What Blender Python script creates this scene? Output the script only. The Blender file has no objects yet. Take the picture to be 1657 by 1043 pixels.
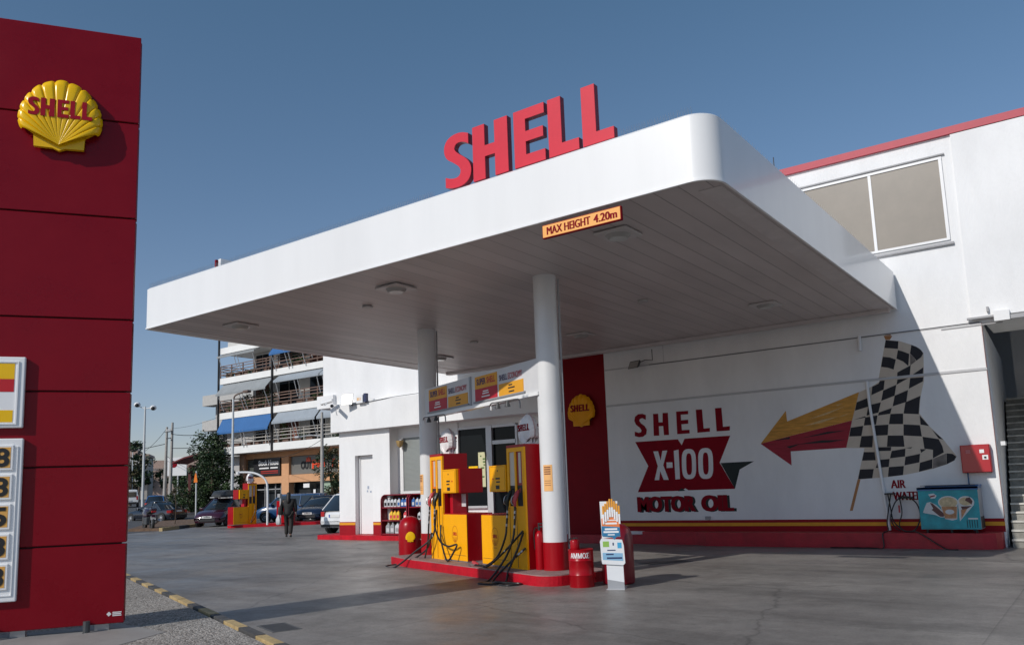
import bpy, bmesh, math, random
from mathutils import Matrix, Vector
R = math.radians
scene = bpy.context.scene
COL = scene.collection

# ---------------------------------------------------------------- camera
cam_d = bpy.data.cameras.new("camera"); cam = bpy.data.objects.new("camera", cam_d); COL.objects.link(cam)
yaw, pitch, roll = R(-36.03), R(8.106), R(-2.0754)
cf = Vector((math.sin(yaw)*math.cos(pitch), math.cos(yaw)*math.cos(pitch), math.sin(pitch)))
c0 = Vector((math.cos(yaw), -math.sin(yaw), 0)); cu = c0.cross(cf)
cr = math.cos(roll)*c0 + math.sin(roll)*cu; cup = -math.sin(roll)*c0 + math.cos(roll)*cu
cam.matrix_world = Matrix(((cr.x, cup.x, -cf.x, 0), (cr.y, cup.y, -cf.y, 0), (cr.z, cup.z, -cf.z, 1.5), (0, 0, 0, 1)))
cam_d.sensor_width = 36; cam_d.lens = 1321.4/1657*36; cam_d.shift_y = 0.0472
cam_d.clip_end = 6000; cam_d.clip_start = 0.05
scene.camera = cam
# ---------------------------------------------------------------- sky, sun, exposure
SUN_AZ_X, SUN_AZ_Y, SUN_Z = 0.19, 1.0, -0.65          # direction in which the light travels
sd = Vector((SUN_AZ_X, SUN_AZ_Y, SUN_Z)).normalized()
elev = math.asin(-sd.z)
world = bpy.data.worlds.new("World"); scene.world = world; world.use_nodes = True
wt = world.node_tree; bg = wt.nodes["Background"]
sky = wt.nodes.new("ShaderNodeTexSky"); sky.sky_type = 'NISHITA'; sky.sun_disc = False
sky.sun_elevation = elev; sky.sun_rotation = math.atan2(-sd.x, -sd.y)
sky.altitude = 0; sky.air_density = 1.0; sky.dust_density = 0.3; sky.ozone_density = 1.5
# slight colour balance of the clear sky with height above the horizon
gtc = wt.nodes.new("ShaderNodeTexCoord"); gsx = wt.nodes.new("ShaderNodeSeparateXYZ"); gr = wt.nodes.new("ShaderNodeValToRGB"); gm_ = wt.nodes.new("ShaderNodeMix")
wt.links.new(gtc.outputs["Generated"], gsx.inputs[0]); wt.links.new(gsx.outputs[2], gr.inputs[0])
for k_, (p_, c_) in enumerate(((0.0, (0.80, 0.76, 0.92)), (0.18, (0.88, 0.87, 0.94)), (0.55, (0.78, 0.97, 1.0)))):
    e_ = gr.color_ramp.elements[k_] if k_ < 2 else gr.color_ramp.elements.new(p_)
    e_.position = p_; e_.color = (*c_, 1)
gm_.data_type = 'RGBA'; gm_.blend_type = 'MULTIPLY'; gm_.inputs[0].default_value = 1.0
wt.links.new(sky.outputs[0], gm_.inputs[6]); wt.links.new(gr.outputs[0], gm_.inputs[7]); wt.links.new(gm_.outputs[2], bg.inputs[0]); bg.inputs[1].default_value = 0.098
sun_d = bpy.data.lights.new("sun", 'SUN'); sun_d.energy = 3.0; sun_d.angle = R(0.5); sun_d.color = (1.0, 0.95, 0.89)
sun = bpy.data.objects.new("sun", sun_d); COL.objects.link(sun)
sun.rotation_euler = sd.to_track_quat('-Z', 'Y').to_euler(); sun.location = (-10, -20, 30)
scene.view_settings.view_transform = 'Standard'; scene.view_settings.look = 'None'
scene.view_settings.exposure = 0.0; scene.view_settings.gamma = 1.0

# ---------------------------------------------------------------- materials
MATS = {}
def mat(name, col, rough=0.6, metal=0.0, var=0.0, scale=3.0, bump=0.0, spec=0.5, coat=0.0, trans=0.0, alpha=1.0, emit=None, bscale=None, stretch=None, rvar=0.0):
    if name in MATS: return MATS[name]
    m = bpy.data.materials.new(name); m.use_nodes = True; MATS[name] = m
    nt = m.node_tree; b = nt.nodes["Principled BSDF"]
    b.inputs["Base Color"].default_value = (*col, 1); b.inputs["Roughness"].default_value = rough
    b.inputs["Metallic"].default_value = metal; b.inputs["Specular IOR Level"].default_value = spec
    b.inputs["Coat Weight"].default_value = coat; b.inputs["Coat Roughness"].default_value = 0.08
    b.inputs["Transmission Weight"].default_value = trans; b.inputs["Alpha"].default_value = alpha
    if emit: b.inputs["Emission Color"].default_value = (*emit[0], 1); b.inputs["Emission Strength"].default_value = emit[1]
    tc = nt.nodes.new("ShaderNodeTexCoord")
    src = tc.outputs["Object"]
    if stretch:
        mp = nt.nodes.new("ShaderNodeMapping"); mp.inputs["Scale"].default_value = stretch
        nt.links.new(src, mp.inputs[0]); src = mp.outputs[0]
    if var > 0 or rvar > 0:
        n = nt.nodes.new("ShaderNodeTexNoise"); n.inputs["Scale"].default_value = scale; n.inputs["Detail"].default_value = 8; n.inputs["Roughness"].default_value = 0.65
        nt.links.new(src, n.inputs["Vector"])
        if var > 0:
            mr = nt.nodes.new("ShaderNodeMapRange"); mr.inputs[1].default_value = 0.3; mr.inputs[2].default_value = 0.7
            mr.inputs[3].default_value = 1 - var; mr.inputs[4].default_value = 1 + var*0.5
            nt.links.new(n.outputs[0], mr.inputs[0])
            mx = nt.nodes.new("ShaderNodeVectorMath"); mx.operation = 'SCALE'; mx.inputs[0].default_value = col
            nt.links.new(mr.outputs[0], mx.inputs["Scale"]); nt.links.new(mx.outputs[0], b.inputs["Base Color"])
        if rvar > 0:
            m2 = nt.nodes.new("ShaderNodeMapRange"); m2.inputs[1].default_value = 0.3; m2.inputs[2].default_value = 0.7
            m2.inputs[3].default_value = max(0.02, rough-rvar); m2.inputs[4].default_value = min(1, rough+rvar)
            nt.links.new(n.outputs[0], m2.inputs[0]); nt.links.new(m2.outputs[0], b.inputs["Roughness"])
    if bump > 0:
        n2 = nt.nodes.new("ShaderNodeTexNoise"); n2.inputs["Scale"].default_value = bscale or scale*6; n2.inputs["Detail"].default_value = 6
        nt.links.new(src, n2.inputs["Vector"])
        bp = nt.nodes.new("ShaderNodeBump"); bp.inputs["Strength"].default_value = bump; bp.inputs["Distance"].default_value = 0.02
        nt.links.new(n2.outputs[0], bp.inputs["Height"]); nt.links.new(bp.outputs[0], b.inputs["Normal"])
    return m

WALL = mat("white_render", (0.80, 0.80, 0.80), 0.75, var=0.09, scale=1.1, bump=0.35, bscale=30, stretch=(1, 1, 0.35))
FASCIA = mat("white_panel", (0.84, 0.84, 0.835), 0.30, var=0.045, scale=1.3, coat=0.3, stretch=(1, 1, 0.12))
COLW = mat("white_column_paint", (0.74, 0.74, 0.74), 0.35, var=0.05, scale=2, coat=0.2)
WHITE = mat("white_plastic", (0.78, 0.78, 0.78), 0.35, var=0.03)
GREYTRIM = mat("grey_trim", (0.35, 0.35, 0.36), 0.6, var=0.1)
REDT = mat("totem_red", (0.215, 0.002, 0.010), 0.30, var=0.10, scale=1.5, spec=0.22, rvar=0.08)
RED = mat("pump_red", (0.34, 0.002, 0.008), 0.30, var=0.08, scale=4, spec=0.3)
REDK = mat("kerb_red", (0.50, 0.006, 0.018), 0.5, spec=0.25, var=0.30, scale=4, bump=0.3, bscale=30)
REDW = mat("wall_red", (0.20, 0.002, 0.008), 0.6, spec=0.15, var=0.12, scale=2, bump=0.2, bscale=40)
REDL = mat("letter_red", (0.64, 0.024, 0.048), 0.45, spec=0.3, var=0.05, scale=5)
REDLS = mat("letter_return_red", (0.20, 0.012, 0.03), 0.5, var=0.05)
REDX = mat("paint_red", (0.24, 0.002, 0.012), 0.7, spec=0.15, var=0.15, scale=6)
YEL = mat("pump_yellow", (0.98, 0.43, 0.001), 0.35, var=0.05, scale=4, spec=0.25)
YEL2 = mat("emblem_yellow", (0.95, 0.56, 0.002), 0.25, var=0.03, scale=5, spec=0.45)
ORANGE = mat("sign_orange", (0.80, 0.42, 0.10), 0.5, var=0.05)
STRIPE = mat("stripe_yellow", (0.72, 0.32, 0.01), 0.6, var=0.12, scale=5)
BLACK = mat("black_rubber", (0.012, 0.012, 0.012), 0.5, var=0.3)
BLK = mat("black_paint", (0.015, 0.015, 0.017), 0.55, var=0.2)
DKGREY = mat("dark_grey_metal", (0.06, 0.065, 0.07), 0.5, var=0.2)
STEEL = mat("steel", (0.42, 0.42, 0.43), 0.35, metal=0.8, var=0.1)
GALV = mat("galvanised_post", (0.55, 0.56, 0.57), 0.5, metal=0.2, var=0.15)
CREAM = mat("mural_cream", (0.58, 0.50, 0.41), 0.75, var=0.08, scale=5)
MBLACK = mat("mural_black", (0.014, 0.014, 0.02), 0.7, var=0.3, scale=6)
MGREY = mat("mural_shade_paint", (0.22, 0.19, 0.17), 0.75, var=0.5, scale=7)
MGOLD = mat("mural_gold", (0.60, 0.29, 0.05), 0.7, var=0.35, scale=7, stretch=(0.5, 1, 4))
MRED = mat("mural_red", (0.33, 0.015, 0.035), 0.7, var=0.3, scale=7, stretch=(0.5, 1, 4))
MWOOD = mat("mural_pole_brown", (0.42, 0.19, 0.07), 0.7, var=0.2)
MGREEN = mat("mural_dark_green", (0.01, 0.022, 0.022), 0.7, var=0.2)
MWHITE = mat("mural_white", (0.76, 0.76, 0.78), 0.7, var=0.05)
GLASS_D = mat("dark_glass", (0.010, 0.012, 0.014), 0.05, var=0.2, scale=0.7, spec=0.12)
BLIND = mat("grey_blind_behind_glass", (0.27, 0.235, 0.19), 0.25, var=0.06, coat=0.5)
BLINDG = mat("slatted_blind", (0.27, 0.29, 0.28), 0.4, var=0.05, coat=0.4)
SPIKE = mat("spike_wire", (0.5, 0.5, 0.5), 0.4, metal=0.6)
BARK = mat("bark", (0.10, 0.07, 0.05), 0.9, var=0.4, scale=8, bump=0.5)
def leaf(name, col):
    m = mat(name, col, 0.55, var=0.5, scale=1.4)
    return m
LEAF_D = leaf("leaf_dark", (0.020, 0.045, 0.012)); LEAF_M = leaf("leaf_mid", (0.045, 0.085, 0.022)); LEAF_B = leaf("leaf_brownish", (0.065, 0.060, 0.022))

def ground_concrete():
    m = bpy.data.materials.new("forecourt_concrete"); m.use_nodes = True; nt = m.node_tree; b = nt.nodes["Principled BSDF"]
    L = nt.links.new; N = nt.nodes.new
    tc = N("ShaderNodeTexCoord")
    def noise(sc, det=8, rough=0.6, stretch=None, rot=0):
        mp = N("ShaderNodeMapping"); mp.inputs["Rotation"].default_value = (0, 0, rot)
        if stretch: mp.inputs["Scale"].default_value = stretch
        L(tc.outputs["Object"], mp.inputs[0]); n = N("ShaderNodeTexNoise"); n.inputs["Scale"].default_value = sc
        n.inputs["Detail"].default_value = det; n.inputs["Roughness"].default_value = rough; L(mp.outputs[0], n.inputs["Vector"]); return n
    def ramp(fac, stops):
        r = N("ShaderNodeValToRGB"); e = r.color_ramp.elements
        while len(e) < len(stops): e.new(0.5)
        for i, (p, c) in enumerate(stops): e[i].position = p; e[i].color = (c, c, c, 1) if not isinstance(c, tuple) else (*c, 1)
        L(fac, r.inputs[0]); return r
    def mul(a, b_, f=1.0):
        x = N("ShaderNodeMix"); x.data_type = 'RGBA'; x.blend_type = 'MULTIPLY'; x.inputs[0].default_value = f
        L(a, x.inputs[6]); L(b_, x.inputs[7]); return x.outputs[2]
    big = ramp(noise(0.22, 6, 0.6).outputs[0], [(0.30, (0.172, 0.156, 0.143)), (0.52, (0.240, 0.220, 0.202)), (0.72, (0.300, 0.279, 0.258))])
    st = ramp(noise(0.8, 9, 0.75).outputs[0], [(0.34, 0.66), (0.46, 0.92), (0.56, 1.02), (0.7, 1.10)])
    fine = ramp(noise(34, 6, 0.8).outputs[0], [(0.3, 0.70), (0.5, 0.98), (0.7, 1.18)])
    mid = ramp(noise(5.5, 8, 0.75).outputs[0], [(0.32, 0.80), (0.5, 1.0), (0.68, 1.12)])
    tyre = ramp(noise(1.0, 8, 0.68, (0.16, 1.0, 1), R(28)).outputs[0], [(0.48, 1.0), (0.60, 0.80), (0.75, 0.66)])
    tyre2 = ramp(noise(0.7, 8, 0.68, (0.2, 1.0, 1), R(-52)).outputs[0], [(0.50, 1.0), (0.62, 0.80), (0.75, 0.66)])
    # cracks and saw-cut joints
    vo = N("ShaderNodeTexVoronoi"); vo.feature = 'DISTANCE_TO_EDGE'; vo.inputs["Scale"].default_value = 0.21
    mpv = N("ShaderNodeMapping"); L(tc.outputs["Object"], mpv.inputs[0])
    nz = noise(1.3, 4); addv = N("ShaderNodeVectorMath"); addv.operation = 'ADD'
    sc = N("ShaderNodeVectorMath"); sc.operation = 'SCALE'; sc.inputs["Scale"].default_value = 0.5; L(nz.outputs[1], sc.inputs[0])
    L(mpv.outputs[0], addv.inputs[0]); L(sc.outputs[0], addv.inputs[1]); L(addv.outputs[0], vo.inputs["Vector"])
    cr_ = ramp(vo.outputs["Distance"], [(0.0, 0.62), (0.0022, 0.75), (0.005, 1.0)])
    sx = N("ShaderNodeSeparateXYZ"); L(tc.outputs["Object"], sx.inputs[0]); jn = []
    for ax, per, off_ in ((0, 5.6, 1.1), (1, 4.9, 1.0)):
        wob = N("ShaderNodeMath"); wob.operation = 'MULTIPLY_ADD'; wob.inputs[1].default_value = 0.02; L(nz.outputs[0], wob.inputs[0]); L(sx.outputs[ax], wob.inputs[2])
        ad_ = N("ShaderNodeMath"); ad_.operation = 'ADD'; ad_.inputs[1].default_value = off_+200*per; L(wob.outputs[0], ad_.inputs[0])
        dv = N("ShaderNodeMath"); dv.operation = 'DIVIDE'; dv.inputs[1].default_value = per; L(ad_.outputs[0], dv.inputs[0])
        fr_ = N("ShaderNodeMath"); fr_.operation = 'FRACT'; L(dv.outputs[0], fr_.inputs[0])
        jn.append(ramp(fr_.outputs[0], [(0.0, 0.55), (0.0030, 0.62), (0.0042, 1.0)]))
    vd = N("ShaderNodeTexVoronoi"); vd.inputs["Scale"].default_value = 1.3; L(addv.outputs[0], vd.inputs["Vector"])
    dots = ramp(vd.outputs["Distance"], [(0.0, 0.50), (0.05, 0.62), (0.075, 1.0)])
    dm = ramp(noise(0.35, 3).outputs[0], [(0.50, 0.0), (0.58, 1.0)])
    dmx = N("ShaderNodeMix"); dmx.data_type = 'RGBA'; dmx.inputs[6].default_value = (1, 1, 1, 1); L(dm.outputs[0], dmx.inputs[0]); L(dots.outputs[0], dmx.inputs[7])
    spots = ramp(noise(3.3, 3, 0.5).outputs[0], [(0.66, 1.0), (0.72, 0.80), (0.8, 0.6)])
    col = mul(big.outputs[0], st.outputs[0]); col = mul(col, fine.outputs[0]); col = mul(col, mid.outputs[0]); col = mul(col, tyre.outputs[0]); col = mul(col, tyre2.outputs[0])
    col = mul(col, cr_.outputs[0]); col = mul(col, spots.outputs[0]); col = mul(col, jn[0].outputs[0]); col = mul(col, jn[1].outputs[0]); col = mul(col, dmx.outputs[2])
    L(col, b.inputs["Base Color"])
    ro = ramp(noise(0.55, 7, 0.65).outputs[0], [(0.34, 0.32), (0.55, 0.52), (0.72, 0.72)])
    L(ro.outputs[0], b.inputs["Roughness"]); b.inputs["Specular IOR Level"].default_value = 0.5
    bp = N("ShaderNodeBump"); bp.inputs["Strength"].default_value = 0.18; bp.inputs["Distance"].default_value = 0.01
    L(noise(9, 8, 0.7).outputs[0], bp.inputs["Height"]); L(bp.outputs[0], b.inputs["Normal"])
    return m
def gravel_mat():
    m = bpy.data.materials.new("exposed_aggregate"); m.use_nodes = True; nt = m.node_tree; b = nt.nodes["Principled BSDF"]; L = nt.links.new; N = nt.nodes.new
    tc = N("ShaderNodeTexCoord"); vo = N("ShaderNodeTexVoronoi"); vo.inputs["Scale"].default_value = 55; L(tc.outputs["Object"], vo.inputs["Vector"])
    n = N("ShaderNodeTexNoise"); n.inputs["Scale"].default_value = 30; n.inputs["Detail"].default_value = 5; L(tc.outputs["Object"], n.inputs["Vector"])
    n3 = N("ShaderNodeTexNoise"); n3.inputs["Scale"].default_value = 0.8; n3.inputs["Detail"].default_value = 6; L(tc.outputs["Object"], n3.inputs["Vector"])
    r = N("ShaderNodeValToRGB"); e = r.color_ramp.elements; e[0].position = 0.32; e[0].color = (0.13, 0.115, 0.10, 1); e[1].position = 0.7; e[1].color = (0.56, 0.52, 0.47, 1)
    mm = N("ShaderNodeMath"); mm.operation = 'MULTIPLY_ADD'; mm.inputs[1].default_value = 0.35; sep = N("ShaderNodeSeparateColor"); L(vo.outputs["Color"], sep.inputs[0]); L(sep.outputs[0], mm.inputs[0]); 
    m3 = N("ShaderNodeMath"); m3.operation = 'MULTIPLY'; m3.inputs[1].default_value = 0.65; L(n.outputs[0], m3.inputs[0]); L(m3.outputs[0], mm.inputs[2])
    L(mm.outputs[0], r.inputs[0])
    r3 = N("ShaderNodeValToRGB"); r3.color_ramp.elements[0].position = 0.35; r3.color_ramp.elements[0].color = (0.75, 0.74, 0.73, 1); r3.color_ramp.elements[1].position = 0.6; r3.color_ramp.elements[1].color = (1, 1, 1, 1); L(n3.outputs[0], r3.inputs[0])
    x = N("ShaderNodeMix"); x.data_type = 'RGBA'; x.blend_type = 'MULTIPLY'; x.inputs[0].default_value = 1; L(r.outputs[0], x.inputs[6]); L(r3.outputs[0], x.inputs[7]); L(x.outputs[2], b.inputs["Base Color"])
    b.inputs["Roughness"].default_value = 0.85
    bp = N("ShaderNodeBump"); bp.inputs["Strength"].default_value = 0.9; bp.inputs["Distance"].default_value = 0.012; L(vo.outputs["Distance"], bp.inputs["Height"]); bp.invert = True; L(bp.outputs[0], b.inputs["Normal"])
    return m
def ceiling_mat():
    m = bpy.data.materials.new("soffit_boards"); m.use_nodes = True; nt = m.node_tree; b = nt.nodes["Principled BSDF"]; L = nt.links.new; N = nt.nodes.new
    tc = N("ShaderNodeTexCoord"); sx = N("ShaderNodeSeparateXYZ"); L(tc.outputs["Object"], sx.inputs[0])
    d = N("ShaderNodeMath"); d.operation = 'DIVIDE'; d.inputs[1].default_value = 0.33; L(sx.outputs[0], d.inputs[0])
    fr = N("ShaderNodeMath"); fr.operation = 'FRACT'; L(d.outputs[0], fr.inputs[0])
    fl = N("ShaderNodeMath"); fl.operation = 'FLOOR'; L(d.outputs[0], fl.inputs[0])
    wn = N("ShaderNodeTexWhiteNoise"); wn.noise_dimensions = '1D'; L(fl.outputs[0], wn.inputs["W"])
    r = N("ShaderNodeValToRGB"); e = r.color_ramp.elements; e[0].position = 0.0; e[0].color = (0.18, 0.18, 0.18, 1); e[1].position = 0.05; e[1].color = (1, 1, 1, 1); L(fr.outputs[0], r.inputs[0])
    mr = N("ShaderNodeMapRange"); mr.inputs[3].default_value = 0.54; mr.inputs[4].default_value = 0.62; L(wn.outputs[0], mr.inputs[0])
    mp = N("ShaderNodeMapping"); mp.inputs["Scale"].default_value = (1, 0.25, 1); L(tc.outputs["Object"], mp.inputs[0])
    n = N("ShaderNodeTexNoise"); n.inputs["Scale"].default_value = 1.6; n.inputs["Detail"].default_value = 8; L(mp.outputs[0], n.inputs["Vector"])
    m2 = N("ShaderNodeMapRange"); m2.inputs[1].default_value = 0.3; m2.inputs[2].default_value = 0.7; m2.inputs[3].default_value = 0.84; m2.inputs[4].default_value = 1.04; L(n.outputs[0], m2.inputs[0])
    a = N("ShaderNodeMath"); a.operation = 'MULTIPLY'; L(mr.outputs[0], a.inputs[0]); L(m2.outputs[0], a.inputs[1])
    vv = N("ShaderNodeVectorMath"); vv.operation = 'SCALE'; L(r.outputs[0], vv.inputs[0]); L(a.outputs[0], vv.inputs["Scale"])
    tint = N("ShaderNodeVectorMath"); tint.operation = 'MULTIPLY'; tint.inputs[1].default_value = (1.0, 0.90, 0.875); L(vv.outputs[0], tint.inputs[0])
    L(tint.outputs[0], b.inputs["Base Color"]); b.inputs["Roughness"].default_value = 0.45
    bp = N("ShaderNodeBump"); bp.inputs["Strength"].default_value = 0.5; bp.inputs["Distance"].default_value = 0.01; L(r.outputs[0], bp.inputs["Height"]); L(bp.outputs[0], b.inputs["Normal"])
    return m
CONC = ground_concrete(); GRAV = gravel_mat(); CEIL = ceiling_mat()
ASPH = mat("asphalt", (0.085, 0.085, 0.088), 0.8, var=0.25, scale=1.0, bump=0.4, bscale=60)
PAVE = mat("pavement_slabs", (0.33, 0.30, 0.27), 0.8, var=0.25, scale=2, bump=0.3)
SOIL = mat("planter_soil", (0.16, 0.10, 0.065), 0.95, var=0.4, scale=5, bump=0.8)

# ---------------------------------------------------------------- mesh builder
Z3 = Vector((0, 0, 1))
class MB:
    def __init__(s, M=None): s.v = []; s.f = []; s.M = M or Matrix.Identity(4)
    def add(s, vs, fs):
        o = len(s.v); s.v += [s.M @ Vector(p) for p in vs]; s.f += [tuple(i+o for i in f) for f in fs]; return s
    def box(s, x0, x1, y0, y1, z0, z1):
        return s.add([(x0,y0,z0),(x1,y0,z0),(x1,y1,z0),(x0,y1,z0),(x0,y0,z1),(x1,y0,z1),(x1,y1,z1),(x0,y1,z1)],
                     [(0,3,2,1),(4,5,6,7),(0,1,5,4),(1,2,6,5),(2,3,7,6),(3,0,4,7)])
    def bbox(s, x0, x1, y0, y1, z0, z1, b=0.01, seg=2):
        bm = bmesh.new(); bmesh.ops.create_cube(bm, size=1)
        for v in bm.verts: v.co = Vector(((x0+x1)/2+v.co.x*(x1-x0), (y0+y1)/2+v.co.y*(y1-y0), (z0+z1)/2+v.co.z*(z1-z0)))
        bmesh.ops.bevel(bm, geom=bm.edges[:], offset=b, segments=seg, affect='EDGES', profile=0.5)
        bm.verts.index_update(); s.add([v.co.copy() for v in bm.verts], [tuple(v.index for v in f.verts) for f in bm.faces]); bm.free(); return s
    def prism(s, pts, z0, z1):                     # polygon in xy, extruded in z
        n = len(pts); a = sum(pts[i][0]*pts[(i+1)%n][1]-pts[(i+1)%n][0]*pts[i][1] for i in range(n))
        if a < 0: pts = pts[::-1]
        return s.add([(p[0],p[1],z0) for p in pts]+[(p[0],p[1],z1) for p in pts],
                     [tuple(range(n-1,-1,-1)), tuple(range(n,2*n))]+[(i,(i+1)%n,n+(i+1)%n,n+i) for i in range(n)])
    def loft(s, rings, cap=True, closed=True):
        n = len(rings[0]); o = []
        for r in rings: o += list(r)
        fs = []
        for k in range(len(rings)-1):
            for i in range(n if closed else n-1):
                j = (i+1) % n; fs.append((k*n+i, k*n+j, (k+1)*n+j, (k+1)*n+i))
        if cap: fs += [tuple(range(n-1,-1,-1)), tuple((len(rings)-1)*n+i for i in range(n))]
        return s.add(o, fs)
    def tube(s, pts, r, n=8, cap=True):
        pts = [Vector(p) for p in pts]; rings = []; N = len(pts)
        rr = r if isinstance(r, (list, tuple)) else [r]*N
        t = (pts[1]-pts[0]).normalized(); a = t.orthogonal().normalized()
        for i, p in enumerate(pts):
            t2 = (pts[min(i+1, N-1)]-pts[max(i-1, 0)]).normalized()
            a = (a - t2*a.dot(t2)); a = a.normalized() if a.length > 1e-6 else t2.orthogonal().normalized()
            b = t2.cross(a); rings.append([p+rr[i]*(math.cos(2*math.pi*k/n)*a+math.sin(2*math.pi*k/n)*b) for k in range(n)])
        return s.loft(rings, cap)
    def cyl(s, c, r, z0, z1, n=24, r2=None):
        r2 = r if r2 is None else r2
        return s.loft([[(c[0]+q*math.cos(2*math.pi*k/n), c[1]+q*math.sin(2*math.pi*k/n), z) for k in range(n)] for q, z in ((r, z0), (r2, z1))])
    def lathe(s, c, prof, n=24):
        return s.loft([[(c[0]+max(q,1e-4)*math.cos(2*math.pi*k/n), c[1]+max(q,1e-4)*math.sin(2*math.pi*k/n), c[2]+z) for k in range(n)] for q, z in prof])
    def sphere(s, c, r, n=12, sc=(1,1,1)):
        return s.loft([[(c[0]+sc[0]*r*math.sin(math.pi*i/n)*math.cos(2*math.pi*k/n/1), c[1]+sc[1]*r*math.sin(math.pi*i/n)*math.sin(2*math.pi*k/n), c[2]-sc[2]*r*math.cos(math.pi*i/n)) for k in range(n)] for i in ([0.02]+list(range(1,n))+[n-0.02])])
    def quad(s, a, b, c, d): return s.add([a,b,c,d], [(0,1,2,3)])
    def merge(s, o): k = len(s.v); s.v += o.v; s.f += [tuple(i+k for i in f) for f in o.f]; return s
    def build(s, name, m, parent=None, smooth=False, world=False, angle=35):
        me = bpy.data.meshes.new(name)
        vs = s.v
        if world and parent is not None:
            inv = wmat(parent).inverted(); vs = [inv @ v for v in vs]
        me.from_pydata([tuple(v) for v in vs], [], s.f); me.materials.append(m); me.update()
        if smooth:
            for p in me.polygons: p.use_smooth = True
            try: me.set_sharp_from_angle(angle=R(angle))
            except Exception: pass
        o = bpy.data.objects.new(name, me); COL.objects.link(o)
        if parent is not None: o.parent = parent
        return o
def wmat(o):
    M = Matrix.LocRotScale(o.location, o.rotation_euler, o.scale)
    return wmat(o.parent) @ M if o.parent else M
def tag(o, label=None, cat=None, group=None, kind=None):
    if label: o["label"] = label
    if cat: o["category"] = cat
    if group: o["group"] = group
    if kind: o["kind"] = kind
    return o
def thing(name, label, cat, loc=(0,0,0), rotz=0.0, group=None):
    o = bpy.data.objects.new(name, None); COL.objects.link(o); o.empty_display_size = 0.2
    o.location = loc; o.rotation_euler = (0, 0, rotz); return tag(o, label, cat, group)
def part(mb, name, m, parent, **k): return mb.build(name, m, parent, **k)
def wpart(mb, name, m, parent, **k): return mb.build(name, m, parent, world=True, **k)
def struct(mb, name, m, **k): return tag(mb.build(name, m, **k), kind="structure")
def dup(o, parent=None):
    c = o.copy(); COL.objects.link(c); c.parent = parent
    for ch in list(o.children): dup(ch, c)
    return c
def frame(o, right, up=(0,0,1)):
    r = Vector(right).normalized(); u = Vector(up).normalized(); n = r.cross(u)
    return Matrix(((r.x,u.x,n.x,o[0]),(r.y,u.y,n.y,o[1]),(r.z,u.z,n.z,o[2]),(0,0,0,1)))
def text(s, name, m, parent, M, w, h, depth=0.004, bold=0.02, world=True, italic=0.0, spacing=1.0, fat=0.0):
    """lettering s fitted into a w x h box whose lower-left corner is the origin of frame M"""
    cd = bpy.data.curves.new(name, 'FONT'); cd.body = s; cd.size = 1; cd.extrude = 0.5; cd.offset = bold; cd.shear = italic; cd.space_character = spacing; cd.resolution_u = 4
    ob = bpy.data.objects.new("tmp", cd); COL.objects.link(ob)
    dg = bpy.context.evaluated_depsgraph_get(); dg.update()
    me = ob.evaluated_get(dg).to_mesh(); vs = [v.co.copy() for v in me.vertices]; fs = [tuple(p.vertices) for p in me.polygons]
    ob.evaluated_get(dg).to_mesh_clear(); bpy.data.objects.remove(ob); bpy.data.curves.remove(cd)
    x0 = min(v.x for v in vs); x1 = max(v.x for v in vs); y0 = min(v.y for v in vs); y1 = max(v.y for v in vs)
    vs = [((v.x-x0)/(x1-x0)*w, (v.y-y0)/(y1-y0)*h, (v.z+0.5)*depth) for v in vs]
    mb = MB(M)
    for k, dx in enumerate((0.0,) if not fat else (-fat, 0.0, fat)):
        mb.add([(p[0]+dx, p[1], p[2]+(depth*0.12*k if p[2] > depth*0.5 else 0.0)) for p in vs], fs)
    return mb.build(name, m, parent, world=(world and parent is not None))
# block letters of the station lettering, unit boxes
GLY = {'H': [(0,0),(0.34,0),(0.34,0.40),(0.62,0.40),(0.62,0),(0.98,0),(0.98,1),(0.62,1),(0.62,0.60),(0.34,0.60),(0.34,1),(0,1)],
       'E': [(0,0),(1,0),(1,0.19),(0.38,0.19),(0.38,0.42),(0.95,0.42),(0.95,0.60),(0.38,0.60),(0.38,0.82),(1,0.82),(1,1),(0,1)],
       'L': [(0,0),(1,0),(1,0.19),(0.44,0.19),(0.44,1),(0,1)],
       'S': [(0.92,0.94),(0.92,0.74),(0.80,0.79),(0.62,0.825),(0.47,0.81),(0.40,0.745),(0.44,0.68),(0.56,0.61),(0.78,0.505),(0.93,0.40),(1.0,0.27),(0.95,0.13),(0.80,0.04),(0.57,0.0),(0.30,0.01),(0.05,0.05),(0.05,0.24),(0.26,0.19),(0.46,0.18),(0.58,0.22),(0.61,0.30),(0.54,0.38),(0.34,0.48),(0.12,0.58),(0.02,0.71),(0.04,0.85),(0.17,0.95),(0.40,1.0),(0.68,0.995)]}
def smooth_poly(p, corners, n=4):
    o = []; N = len(p)
    for i in range(N):
        a, b, c, d = p[i-1], p[i], p[(i+1) % N], p[(i+2) % N]
        if i in corners: a = b
        if (i+1) % N in corners: d = c
        for k in range(n):
            t = k/n; o.append(tuple(0.5*((2*b[j])+(c[j]-a[j])*t+(2*a[j]-5*b[j]+4*c[j]-d[j])*t*t+(3*b[j]-a[j]-3*c[j]+d[j])*t**3) for j in (0, 1)))
    return o
GLY['S'] = smooth_poly(GLY['S'], (0, 1, 15, 16))
LX = {'S': (0, .18), 'H': (.197, .415), 'E': (.455, .63), 'L': (.655, .815), 'l': (.84, 1.0)}
def block_word(M, w, h, z0, z1, arc=0.0, which='SHELl', flat_sk=0.0):
    mb = MB(M)
    for k in which:
        a, b = LX[k]
        mb.prism([((a+(b-a)*p[0])*w, p[1]*h + arc*math.sin(math.pi*(a+b)/2)) for p in GLY[k.upper()]], z0, z1)
    return mb
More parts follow.
